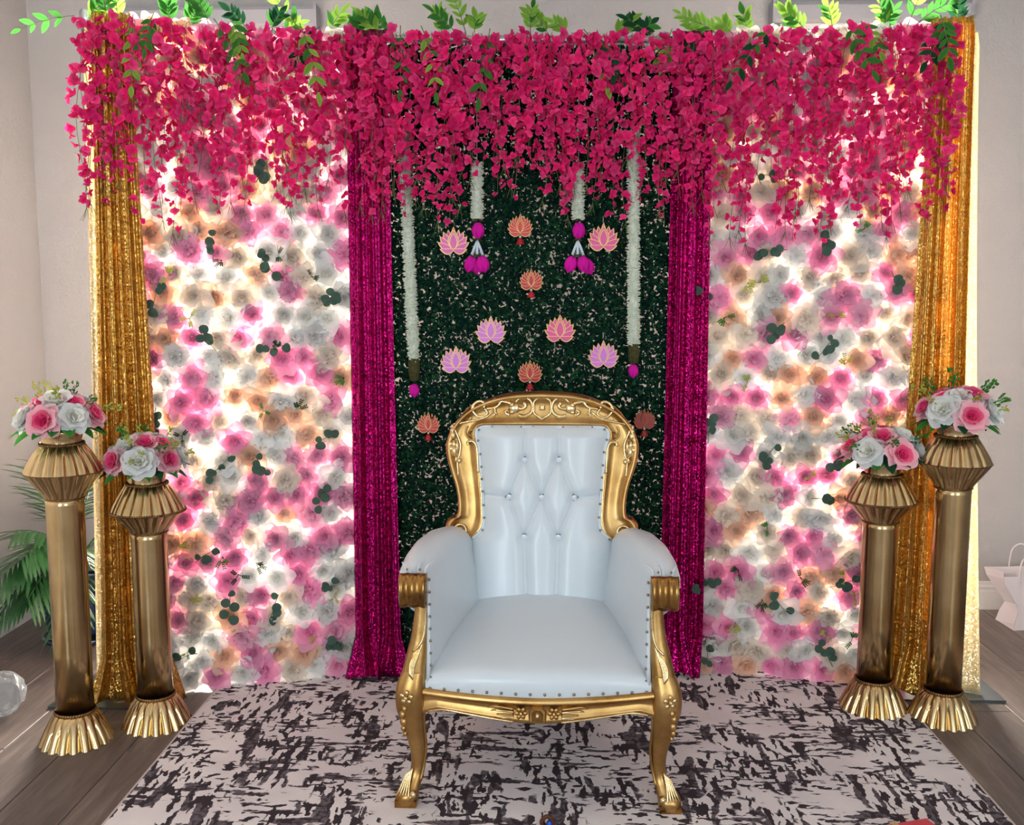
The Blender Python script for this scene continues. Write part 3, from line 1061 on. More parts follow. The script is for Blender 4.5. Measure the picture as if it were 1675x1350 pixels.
for zn, ls in zones.items():
    byu = sorted(ls, key=lambda q_: q_[1]); byl = sorted(ls, key=lambda q_: q_[2])
    for q_ in ls:
        adj = 'hot pink silk flower strand hanging '
        if q_ is byl[-1]: adj = 'longest hot pink flower strand hanging '
        elif q_ is byl[0]: adj = 'shortest hot pink flower strand hanging '
        elif q_ is byu[0]: adj = 'leftmost hot pink flower strand hanging '
        elif q_ is byu[-1]: adj = 'rightmost hot pink flower strand hanging '
        strand(q_[0], q_[1], q_[2], q_[3], adj + zn, q_[5])


# ------------------------------------------------------------------ green leaf sprays along the top
def leaf_mesh(name, L_, W_, fold=.15, droop=.12, mat='leaf_m'):
    mb = MB()
    nv = 6
    vs = []; tn = []
    for j in range(nv + 1):
        v = j / nv
        wv = W_ * math.sin(PI * min(1, v * .97 + .015)) ** .8 * (1 - .25 * v)
        for u in (-1, 0, 1):
            vs.append((u * wv, v * L_, abs(u) * wv * fold - droop * L_ * v * v)); tn.append(.6 if u == 0 else .05)
    fs = []
    for j in range(nv):
        for i in range(2):
            a = j * 3 + i
            fs.append((a, a + 1, a + 4, a + 3))
    mb.add(vs, fs, tn)
    return mb.mesh(name, M[mat])


LEAF = leaf_mesh('leaf', .048, .0115)


def leaf_spray(wg, u, n, az_dir, el, length, label, seed, nleaf=9):
    """az_dir: sideways lean, el: angle from vertical in the wing plane; leaves in pairs"""
    rg = random.Random(seed)
    root = empty('leaf_spray', wg.p(u, ZB + .005, n), wg.rz)
    tag(root, label, 'leaf spray', 'green leaf sprays on the crossbar')
    d0 = Vector((math.sin(el), az_dir, math.cos(el))).normalized()
    bend = Vector((rg.uniform(-.3, .3), rg.uniform(-.3, .1), -.35))

    def P(t):
        return d0 * (t * length) + bend * (t * t * length * .55)
    MB().tube([P(t / 6) for t in range(7)], [.0018 * (1 - .6 * t / 6) for t in range(7)], 5).build('stem', M['stem'], root)
    kind = rg.choice(('leaf_l', 'leaf_l', 'leaf_m', 'leaf_m', 'leaf_d'))
    if label.startswith('green'): root['label'] = {'leaf_l': 'light ', 'leaf_m': 'mid ', 'leaf_d': 'dark '}[kind] + label
    for k in range(nleaf):
        t = .22 + .78 * (k // 2) / max(1, (nleaf // 2)) if k < nleaf - 1 else 1.0
        p = P(min(t, 1)); tan = (P(min(1, t) + .02) - P(min(1, t) - .02)).normalized()
        side = Vector((tan.z, 0, -tan.x))
        if side.length < .1: side = Vector((1, 0, 0))
        side.normalize()
        s = 1 if k % 2 else -1
        yv = (tan + side * s * rg.uniform(.7, 1.1) + Vector((0, rg.uniform(-.5, .2), 0))).normalized() if k < nleaf - 1 else tan
        zv = Vector((rg.uniform(-.5, .5), -1, rg.uniform(-.1, .6)))
        xv = yv.cross(zv).normalized(); zv = xv.cross(yv).normalized()
        Mx = Matrix((xv, yv, zv)).transposed().to_4x4()
        inst('leaf', LEAF, root, Matrix.Translation(p) @ Mx @ Matrix.Scale(rg.uniform(.75, 1.15), 4), M[kind if rg.random() < .8 else 'leaf_m'])


lrg = random.Random(9)
for wg, cnt, nm in ((WL, 17, 'left flower panel'), (WC, 21, 'hedge panel'), (WR, 16, 'right flower panel')):
    for k in range(cnt):
        u = .0 + (wg.len) * (k + lrg.uniform(.15, .85)) / cnt
        if k % 5 < 3:
            leaf_spray(wg, u, lrg.uniform(-.02, .06), lrg.uniform(-.5, .1), lrg.uniform(-.9, .9), lrg.uniform(.06, .13), 'green leaf spray sprouting upward from the crossbar above the ' + nm, 900 + k + cnt * 7)
        else:
            leaf_spray(wg, u, lrg.uniform(.10, .16), lrg.uniform(-.3, .0), PI + lrg.uniform(-.8, .8), lrg.uniform(.10, .22), 'green leaf spray drooping among pink strands in front of the ' + nm, 1500 + k + cnt * 7)
leaf_spray(WL, -.02, .05, -.1, -1.75, .17, 'light green leaf spray sticking out past the left pole', 42, 7)
leaf_spray(WL, .72, .02, 0, -.5, .2, 'tall thin leaf spray rising highest above the left flower panel', 43, 9)
leaf_spray(WC, .42, .02, 0, -.25, .17, 'tall thin leaf spray rising highest above the hedge panel', 44, 9)
leaf_spray(WR, .68, .02, 0, .35, .2, 'tall thin leaf spray rising highest above the right flower panel', 45, 9)


# ------------------------------------------------------------------ jasmine garlands with lotus buds
def bud_mesh():
    mb = MB()
    prof = [(.002, -.024), (.010, -.021), (.0165, -.012), (.0185, 0), (.0175, .010), (.013, .020), (.006, .0275), (.0008, .032)]
    mb.lathe(prof, 20, lambda th, k: 1 + .05 * math.cos(5 * th + k * .5), cap=(True, True), tone=.35)
    for k in range(6):
        az = 2 * PI * k / 6
        o = Vector((math.cos(az), math.sin(az), 0)); s = Vector((-math.sin(az), math.cos(az), 0))
        vs = []
        for j in range(6):
            v = j / 5
            z = -.022 + v * .046
            rr = .0195 * math.sin(PI * (.12 + .70 * v)) ** .6 + .0012
            for u in (-1, 0, 1):
                a2 = az + u * .55 * math.sin(PI * (.1 + .85 * v)) + .25 * v
                vs.append((math.cos(a2) * (rr - .0008 * abs(u)), math.sin(a2) * (rr - .0008 * abs(u)), z))
        mb.add(vs, [(j * 3 + i, j * 3 + i + 1, j * 3 + i + 4, j * 3 + i + 3) for j in range(5) for i in range(2)], .05)
    return mb.mesh('lotus_bud', M['bud'])


BUD = bud_mesh()


def jasmine(x, z0, z1, root, r=.016, rg=random.Random(3), nm='jasmine_buds', sway=0.0, x1=None):
    """fuzzy rope of white buds between z0 (bottom) and z1 (top) in the root's local frame"""
    L_ = z1 - z0
    x1 = x if x1 is None else x1
    cen = lambda t: Vector((x + (x1 - x) * t + sway * math.sin(t * 5), 0, z0 + t * L_))
    MB().tube([cen(t / 12) for t in range(13)], r * .72, 8).build('core', M['jas'], root)
    mb = MB()
    n = int(L_ * 2300 * (r / .016))
    for k in range(n):
        c = cen(rg.random())
        az = rg.uniform(0, 6.28)
        d = Vector((math.cos(az), math.sin(az), rg.uniform(-.5, .7))).normalized()
        a = d.orthogonal().normalized(); b = d.cross(a)
        L2 = r * rg.uniform(.95, 1.32); w = .0027
        p0 = c + d * r * .45
        vs = [tuple(p0 + a * w * .5), tuple(p0 - a * w * .25 + b * w * .4), tuple(p0 - a * w * .25 - b * w * .4)]
        p1 = c + d * L2 * .86
        vs += [tuple(p1 + a * w), tuple(p1 - a * w * .5 + b * w * .87), tuple(p1 - a * w * .5 - b * w * .87), tuple(c + d * (L2 + .002))]
        mb.add(vs, [(0, 1, 4, 3), (1, 2, 5, 4), (2, 0, 3, 5), (3, 4, 6), (4, 5, 6), (5, 3, 6)], rg.choice((.01, .4, .8)))
    mb.build(nm, M['jas'], root)['kind'] = 'stuff'


def leaf_collar(root, z, r=.014, n=7, down=True):
    mb = MB()
    for k in range(n):
        az = 2 * PI * k / n
        petal(mb, az, R(130 if down else 50), .018, .007, .002, 0, lift=z, r0=r * .5, tone=(.3, .01), nu=2, nv=2)
    mb.build('leaf_collar', M['moss'], root)


GY = -0.105
for (px, pyt, pyb, pyg, pybud, tilt, lab) in ((674, 250, 588, 622, 638, .004, 'long white jasmine garland hanging beside the left magenta curtain'), (1036.5, 250, 564, 594, 606, .0, 'long white jasmine garland hanging beside the right magenta curtain')):
    top = at(px, pyt, GY); bot = at(px, pyb, GY); g = at(px, pyg, GY); bb = at(px, pybud, GY)
    x_bot = at(px + (3 if px < 800 else 0), pyb, GY).x
    root = empty('jasmine_garland', (x_bot, GY, bot.z))
    tag(root, lab, 'garland', 'jasmine garlands on the hedge panel')
    jasmine(0, 0, at(px, 215, GY).z - bot.z, root, .021, random.Random(int(px)), x1=(-.03 if px < 800 else -.012))
    hgt = bot.z - g.z
    mb = MB()
    mb.lathe([(.004, -hgt - .006), (.017, -hgt), (.021, -hgt * .5), (.021, -.004), (.014, .004)], 14, lambda th, k: 1 + .06 * math.sin(5 * th + k))
    mb.build('leaf_band', M['moss'], root)
    inst('lotus_bud', BUD, root, Matrix.Translation((0, 0, bb.z - bot.z)) @ Matrix.Rotation(PI, 4, 'X') @ Matrix.Scale(.92, 4))
for (px, pyt, pyb, lab, side) in ((780.5, 300, 358, 'short white jasmine garland ending in lotus bud cluster, left of centre', -1), (945.5, 275, 358, 'short white jasmine garland ending in lotus bud cluster, right of centre', 1)):
    top = at(px, pyt, GY); bot = at(px, pyb, GY)
    k = 1 / 446.0
    root = empty('jasmine_garland', (bot.x, GY, bot.z))
    tag(root, lab, 'garland', 'jasmine garlands on the hedge panel')
    jasmine(0, 0, at(px, 268, GY).z - bot.z, root, .021, random.Random(int(px)))
    MB().tube([(0, 0, at(px, 268, GY).z - bot.z), (0, 0, ZB - bot.z - .03)], .0012, 5).build('thread', M['pearl'], root)
    leaf_collar(root, 0.0)
    inst('lotus_bud', BUD, root, Matrix.Translation((.003, 0, -.040)) @ Matrix.Rotation(PI, 4, 'X') @ Matrix.Scale(1.12, 4))
    leaf_collar(root, -.070, .010)
    for q in (-1, 0, 1):
        mb = MB()
        rg = random.Random(q + 60)
        a = Vector((0, -.002 * q, -.076)); b = Vector((q * .020, -.004, -.128 - (.006 if q == 0 else 0)))
        mb.tube([a, a.lerp(b, .5), b], [.003, .0045, .004], 6)
        for i in range(70):
            t = rg.uniform(.15, 1); c = a.lerp(b, t); az = rg.uniform(0, 6.28)
            dd = Vector((math.cos(az), math.sin(az), -1.0)).normalized() * .014 * (.4 + .6 * t)
            sd = dd.orthogonal().normalized() * .0012
            mb.add([tuple(c + sd), tuple(c - sd), tuple(c + dd)], [(0, 1, 2)])
        mb.build('tassel', M['tassel'], root)
    leaf_collar(root, -.128, .018, 9)
    for (dx, dy, dz, ry) in ((-.024 * 1, 0.006, -.160, .35), (.020, -.004, -.160, -.3), (.002 if side < 0 else .036, .016, -.168, 0 if side < 0 else -.5)):
        inst('lotus_bud', BUD, root, Matrix.Translation((dx, dy, dz)) @ Matrix.Rotation(ry, 4, 'Y') @ Matrix.Rotation(PI, 4, 'X') @ Matrix.Scale(1.12, 4))
    MB().ball((.006, -.004, -.196), .0035, 8, 6).build('pearl', M['pearl'], root)


# ------------------------------------------------------------------ lotus cut-outs
def petal_outline(cx, cz, ang, Lp, Wp, n=9, grow=0.0, bend=0.0):
    """pointed oval starting at (cx,cz) leaning ang from vertical"""
    pts = []
    for s in (1, -1):
        rng = range(n + 1) if s == 1 else range(n - 1, 0, -1)
        for i in rng:
            t = i / n
            w = Wp * math.sin(PI * t ** .85) ** .9 * s
            l = Lp * t
            if grow:
                w = (Wp + grow) * math.sin(PI * t ** .85) ** .8 * s
                l = -grow * .8 + (Lp + grow * 2.4) * t
            ww = w + bend * Lp * math.sin(PI * t)
            pts.append((cx + math.sin(ang) * l + math.cos(ang) * ww, cz + math.cos(ang) * l - math.sin(ang) * ww))
    return pts


def lotus(px, py, wpx, mat, gold, label, drop, seed):
    """wpx: width in photo pixels; hangs on the hedge panel"""
    Y = -0.085
    c = at(px, py, Y)
    wd = .89 * wpx / 441.7
    root = empty('lotus_cutout', (c.x, Y, c.z))
    tag(root, label, 'lotus ornament', 'lotus cut-outs on the hedge panel')
    s = wd / 1.0
    if not drop:
        spec = [(0, .785, .10), (-15, .70, .10), (15, .70, .10), (-30, .70, .105), (30, .70, .105), (-45, .665, .105), (45, .665, .105), (-64, .60, .10), (64, .60, .10), (-86, .46, .085), (86, .46, .085), (0, .66, .175), (0, .56, .125)]
    else:
        spec = [(0, .78, .085), (-13, .72, .085), (13, .72, .085), (-26, .70, .085), (26, .70, .085), (-38, .67, .085), (38, .67, .085), (-52, .63, .085), (52, .63, .085), (-68, .57, .085), (68, .57, .085), (-87, .46, .08), (87, .46, .08), (0, .62, .15), (0, .52, .10)]
    base_z = -.36
    gb = MB()
    pet = []
    n = len(spec)
    for i, (a, l, w_) in enumerate(spec):
        y0 = -0.0045 - .0008 * i
        b = -(.16 if abs(a) > 80 else .07) * (1 if a > 0 else -1 if a < 0 else 0)
        bz = base_z + (.0 if abs(a) > 40 else .02)
        go = [(x * s, z * s) for x, z in petal_outline(0, bz, R(a), l, w_, grow=.026 if not drop else .016, bend=-b)]
        gb.prism(go, y0, 0.0)
        io = [(x * s, z * s) for x, z in petal_outline(0, bz + .005, R(a), l, w_, bend=-b)]
        pet.append(MB().prism(io, y0 - .0007, y0 + .0002))
    gb.build('gold_plate', M[gold], root, smooth=False)
    for p in pet: p.build('petal', M[mat], root, smooth=False)
    MB().tube([(0, .03, .52 * s), (0, .02, .62 * s), (0, .03, .75 * s)], .0012, 5).build('hanging_thread', M['pearl'], root)
    if drop:
        z = (base_z - .10) * s
        MB().ball((0, -.006, z - .004), .0048, 10, 8).build('pearl', M['pearl'], root)
        mb = MB()
        mb.lathe([(.004, 0), (.009, -.006), (.0125, -.018), (.0155, -.023), (.0115, -.019), (.006, -.010)], 18, lambda th, k: 1 + (.10 if k in (2, 3, 4) else 0) * math.cos(6 * th), M=Matrix.Translation((0, -.006, z - .009)), cap=(True, False))
        mb.build('bell_tassel', M['lot_red'] if gold != 'lot_bronze' else M['lot_dim'], root)
        MB().ball((0, -.006, z - .036), .003, 8, 6).build('bell_bead', M['pearl'], root)


lotus(742, 393, 50, 'lot_pink', 'lot_gold', 'pink lotus cut-out beside the left short garland', False, 1)
lotus(987, 387, 50, 'lot_rose', 'lot_gold', 'pink lotus cut-out beside the right short garland', False, 2)
lotus(803, 538, 50, 'lot_lilac', 'lot_gold', 'lilac pink lotus cut-out left of the hedge centre', False, 3)
lotus(916, 536, 50, 'lot_rose', 'lot_gold', 'deep pink lotus cut-out right of the hedge centre', False, 4)
lotus(746, 587, 50, 'lot_lilac', 'lot_gold', 'lilac lotus cut-out above the throne, beside the left long garland', False, 5)
lotus(987, 578, 50, 'lot_lilac', 'lot_gold', 'lilac lotus cut-out above the throne, beside the right long garland', False, 6)
lotus(851, 368, 42, 'lot_coral', 'lot_gold', 'coral red lotus with bell tassel just under the pink strands', True, 7)
lotus(869, 456, 40, 'lot_red', 'lot_gold', 'red lotus with bell tassel in the middle of the hedge', True, 8)
lotus(867, 606, 42, 'lot_red', 'lot_gold', 'red lotus with bell tassel just above the throne crest', True, 9)
lotus(701, 690, 40, 'lot_coral', 'lot_gold', 'coral red lotus with bell tassel left of the throne back', True, 10)
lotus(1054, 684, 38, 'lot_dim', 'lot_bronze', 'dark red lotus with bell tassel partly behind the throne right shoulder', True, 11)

# ------------------------------------------------------------------ throne chair
ch = empty('throne_chair', (-0.006, -0.752, 0.010), R(-0.9))
tag(ch, 'white leather throne armchair with carved gold frame and crystal buttons', 'chair')
CZ = -0.010     # chair stands on the rug


def yb(z):
    return 0.20 + 0.18 * (z - 0.65)


pairs = [((0, 1.141), (0, 1.032)), ((.10, 1.135), (.09, 1.032)), ((.18, 1.115), (.16, 1.032)), ((.25, 1.078), (.203, 1.031)), ((.295, 1.03), (.221, 1.015)), ((.315, .985), (.222, .992)), ((.319, .955), (.213, .962)), ((.314, .92), (.209, .92)), ((.302, .88), (.2055, .88)), ((.288, .84), (.203, .84)), ((.279, .80), (.1995, .80)), ((.276, .765), (.197, .765)), ((.281, .735), (.195, .735)), ((.300, .728), (.195, .715)), ((.314, .712), (.198, .697)), ((.316, .692), (.206, .684)), ((.306, .674), (.218, .674)), ((.285, .664), (.232, .664))]
oc = catmull([(a[0], 0, a[1]) for a, b in pairs], 5)
ic = catmull([(b[0], 0, b[1]) for a, b in pairs], 5)
oc = [Vector((-p.x, 0, p.z)) for p in oc[:0:-1]] + oc
ic = [Vector((-p.x, 0, p.z)) for p in ic[:0:-1]] + ic
# section from the outer back edge over the face to the inner back edge: (fraction outer->inner, depth towards the front)
sec = [(.02, -.035), (-.02, -.01), (-.01, .012), (.04, .026), (.10, .030), (.17, .024), (.24, .015), (.45, .012), (.70, .012), (.84, .014), (.90, .020), (.95, .022), (1.0, .016), (1.01, -.03)]
mb = MB()
vs = []
n = len(oc)
for a, b in zip(oc, ic):
    for fr_, dp in sec:
        p = a.lerp(b, fr_)
        vs.append((p.x, yb(p.z) - dp, p.z + CZ))
m = len(sec)
fs = [(i * m + j, i * m + j + 1, (i + 1) * m + j + 1, (i + 1) * m + j) for i in range(n - 1) for j in range(m - 1)]
fs += [(i * m + m - 1, i * m, (i + 1) * m, (i + 1) * m + m - 1) for i in range(n - 1)]
fs += [tuple(range(m)), tuple((n - 1) * m + j for j in range(m))[::-1]]
mb.add(vs, fs)
mb.build('back_frame', M['gold'], ch)


def bp(x, z, d=.018):
    return Vector((x, yb(z) - d, z + CZ))


def crest(pts, rad, name, mat='gold_hi', mirror=True, d=.019, seg=7, n=5):
    """carved line on the back frame, given in metres (x from the centre, z)"""
    for s in ((1, -1) if mirror else (1,)):
        q = catmull([(x * s, 0, z) for x, z in pts], n)
        r_ = rad * 1.25 if not isinstance(rad, (tuple, list)) else rad
        if isinstance(rad, (tuple, list)):
            rad = (rad[0] * 1.0, rad[1] * 1.0)
            r_ = [1.35 * rad[0] + 1.35 * (rad[1] - rad[0]) * i / (len(q) - 1) for i in range(len(q))]
        MB().tube([bp(p.x, p.z, d) for p in q], r_, seg).build(name, M[mat], ch)


def cp(cx_, cy_):
    """crop coordinates (left half of the crest, 9x) -> metres on the frame"""
    return ((891 - (720 + cx_ / 9)) / 490, 1.141 - (630 + cy_ / 9 - 640) / 487)


# hexagonal cartouche with square boss
hx = [cp(1545, 140), cp(1430, 205), cp(1412, 240), cp(1412, 380), cp(1430, 410), cp(1545, 480)]
hexp = [bp(x, z, .018) for x, z in hx] + [bp(-x, z, .018) for x, z in hx[::-1][1:-1]]
MB().tube(hexp, .0048, 7, closed=True).build('cartouche', M['gold_hi'], ch)
x0, z0 = cp(1545, 310)
MB().prism([(-.009, -.009), (.009, -.009), (.009, .009), (-.009, .009)], -.012, .0, inset=.35).build('boss', M['gold_hi'], ch, smooth=False, M=Matrix.Translation(bp(0, z0, .012)))
crest([cp(1190, 425), cp(1280, 440), cp(1370, 395), cp(1400, 310), cp(1370, 220), cp(1290, 170), cp(1200, 190), cp(1150, 235)], (.0048, .0030), 'scroll_carving')
crest([cp(1205, 330), cp(1250, 330), cp(1290, 305), cp(1290, 265), cp(1262, 258)], (.0034, .0050), 'volute')
for s in (1, -1):
    x, z = cp(1130, 330)
    mb = MB(); mb.ball((0, 0, 0), (.020, .008, .017), 14, 8)
    for q in (-1, 0, 1):
        mb.ball((.012 * abs(q) - .004 + (-.014 if q == 0 else 0), -.002, .012 * q), (.010, .008, .008), 10, 6)
    mb.build('shell_leaf', M['gold_hi'], ch, M=Matrix.Translation(bp(x * s, z, .012)) @ Matrix.Scale(s, 4, (1, 0, 0)))
crest([cp(1060, 420), cp(1010, 400), cp(1000, 370), cp(1040, 350)], (.0045, .003), 'volute')
crest([cp(1080, 255), cp(1000, 235), cp(930, 225), cp(870, 230), cp(840, 180)], (.0042, .0030), 'branch_carving')
crest([cp(930, 235), cp(890, 290), cp(830, 320), cp(720, 330)], (.0046, .0028), 'branch_carving')
crest([cp(870, 215), cp(905, 180)], (.004, .001), 'leaf_tip')
crest([cp(840, 320), cp(850, 380), cp(825, 455)], (.0046, .001), 'leaf_tip')
crest([cp(840, 380), cp(885, 410)], (.004, .0015), 'leaf_tip')
crest([cp(690, 330), cp(735, 390), cp(680, 440), cp(600, 445), cp(545, 400), cp(510, 330), cp(560, 250), cp(640, 225), cp(690, 270), cp(680, 320)], (.0028, .0046), 'flower_loop')
crest([cp(520, 310), cp(580, 330), cp(630, 270)], (.0045, .0035), 'flower_loop')
crest([cp(820, 370), cp(720, 450), cp(600, 490), cp(430, 525), cp(240, 560)], (.0022, .0030), 'long_stem')
crest([cp(480, 480), cp(500, 455)], (.004, .0025), 'leaf_tip')
crest([cp(560, 770), cp(490, 775), cp(425, 715), cp(420, 640), cp(450, 580)], (.003, .0018), 'corner_scroll', 'gold')
crest([cp(440, 700), cp(465, 655), cp(510, 640), cp(550, 665)], .0018, 'corner_scroll', 'gold')
crest([cp(350, 505), cp(355, 430), cp(440, 340), cp(560, 250), cp(720, 225), cp(840, 200)], .0014, 'incised_edge', 'bronze', d=.0135)
crest([cp(460, 855), cp(452, 815), cp(510, 800), cp(565, 840), cp(590, 930), cp(598, 1060), cp(606, 1250)], (.0042, .0026), 'inner_bead')
crest([(.2055, .88), (.2035, .84), (.200, .80), (.1985, .765), (.197, .735), (.197, .715), (.203, .696), (.215, .682)], .0026, 'inner_bead')
# bunches of fruit on the shoulders
for s in (1, -1):
    for q, (cx_, cy_, rx, rz) in enumerate(((225, 590, .006, .009), (225, 650, .007, .010), (235, 720, .009, .013), (195, 770, .008, .009), (190, 840, .010, .010), (250, 850, .008, .016), (205, 910, .010, .010), (255, 950, .009, .020), (300, 880, .006, .022), (330, 1080, .008, .009), (285, 1060, .006, .012))):
        x, z = cp(cx_, cy_)
        MB().ball((0, 0, 0), (rx, .009, rz), 10, 7).build('fruit_carving', M['gold_hi'], ch, M=Matrix.Translation(bp(x * s, z, .020)))
crest([cp(235, 580), cp(300, 720), cp(345, 850), cp(330, 1000), cp(300, 1080), cp(320, 1300)], (.0035, .0018), 'stem_carving')
# volutes at the foot of the back frame
for s in (1, -1):
    tor = [bp(s * .268 + .019 * math.cos(t * PI / 10), .690 + .019 * math.sin(t * PI / 10), .024) for t in range(20)]
    MB().tube(tor, .0042, 7, closed=True).build('end_volute', M['gold_hi'], ch)
    MB().ball((0, 0, 0), (.015, .010, .015), 14, 8).build('volute_boss', M['gold'], ch, M=Matrix.Translation(bp(s * .268, .690, .016)))

# tufted back cushion
BTN = [(-.056, .921), (.056, .921), (-.108, .80), (0, .80), (.108, .80), (-.056, .672), (.056, .672)]
SEG = [((-.056, .921), (-.056, 1.04)), ((.056, .921), (.056, 1.04)), ((-.056, .921), (-.108, .80)), ((-.056, .921), (0, .80)), ((.056, .921), (0, .80)), ((.056, .921), (.108, .80)), ((-.108, .80), (-.056, .672)), ((0, .80), (-.056, .672)), ((0, .80), (.056, .672)), ((.108, .80), (.056, .672)), ((-.108, .80), (-.215, .808)), ((.108, .80), (.215, .808)), ((-.056, .672), (-.046, .42)), ((.056, .672), (.046, .42))]
inn = sorted([(p.z, p.x) for p in ic if p.x >= 0 and p.z < 1.02] + [(.42, .235), (.6, .235), (.655, .235)])


def halfw(z):
    if z >= 1.018:
        return .221 - .03 * max(0, (z - 1.018) / .014) ** 2
    for (a, xa), (b, xb) in zip(inn, inn[1:]):
        if a <= z <= b:
            return xa + (xb - xa) * (z - a) / max(1e-6, b - a)
    return inn[0][1] if z < inn[0][0] else inn[-1][1]


def segd(x, z, a, b):
    ax, az = a; bx, bz = b
    dx, dz = bx - ax, bz - az
    t = max(0, min(1, ((x - ax) * dx + (z - az) * dz) / (dx * dx + dz * dz)))
    return math.hypot(x - ax - t * dx, z - az - t * dz)


def cush(u, v):
    z = .42 + (1.034 - .42) * v
    hw = halfw(z) + .004
    x = (2 * u - 1) * hw
    e = abs(2 * u - 1)
    puff = .050 * (1 - e ** 5) * min(1, max(0, (1.034 - z) / .035)) ** .5 + .004
    dn = min(segd(x, z, a, b) for a, b in SEG)
    bd = min(math.hypot(x - a, z - b) for a, b in BTN)
    puff -= .010 * math.exp(-(dn / .022) ** 2) * (1 - e ** 6) + .006 * math.exp(-(dn / .0035) ** 2) + .016 * math.exp(-(bd / .017) ** 2)
    return (x, yb(z) - max(puff, -.002), z + CZ)


MB().grid(110, 150, cush).build('back_cushion', M['leather'], ch)
for x, z in BTN:
    c = Vector((x, yb(z) - .023, z + CZ))
    bo = MB().lathe([(.0135, 0), (.0135, .004), (.0108, .007)], 8).build('crystal_button', M['setting'], ch, smooth=False, M=Matrix.Translation(c) @ FACE)
    MB().lathe([(.0106, .006), (.0092, .010), (.005, .0135), (.0006, .014)], 8).build('crystal', M['crystal'], bo, smooth=False)
# welt along the inner edge of the frame
wv = [Vector((p.x * .985, yb(p.z) - .016, p.z + CZ - (.006 if p.z > 1.02 else 0))) for p in ic]
MB().tube(wv, .0065, 8, flat=(Vector((0, 1, 0)), .7)).build('welt', M['leather'], ch)
nails = MB()
acc = 0; last = wv[0]
for p in wv:
    acc += (p - last).length; last = p
    if acc > .040:
        acc = 0
        nails.ball((p.x * .985, p.y - .004, p.z), .0042, 8, 5)


# arms
def arm_section(y, xi_b, xi_t, xo, zt, s, zb=.36):
    h = zt
    P = [(xi_b - .004, zb), (xi_b, .42), (xi_b * .6 + xi_t * .4, .50), (xi_t, h - .085), (xi_t + .006, h - .035), (xi_t + .028, h - .007), ((xi_t + xo) / 2, h), (xo - .026, h - .010), (xo - .004, h - .038), (xo, h - .065), (xo - .022, h - .098), (xo - .055, h - .125), (xo - .066, .46), (xo - .07, zb)]
    q = catmull([(a, y, b) for a, b in P], 4)
    return [(p.x * s, p.y, p.z + CZ) for p in q]


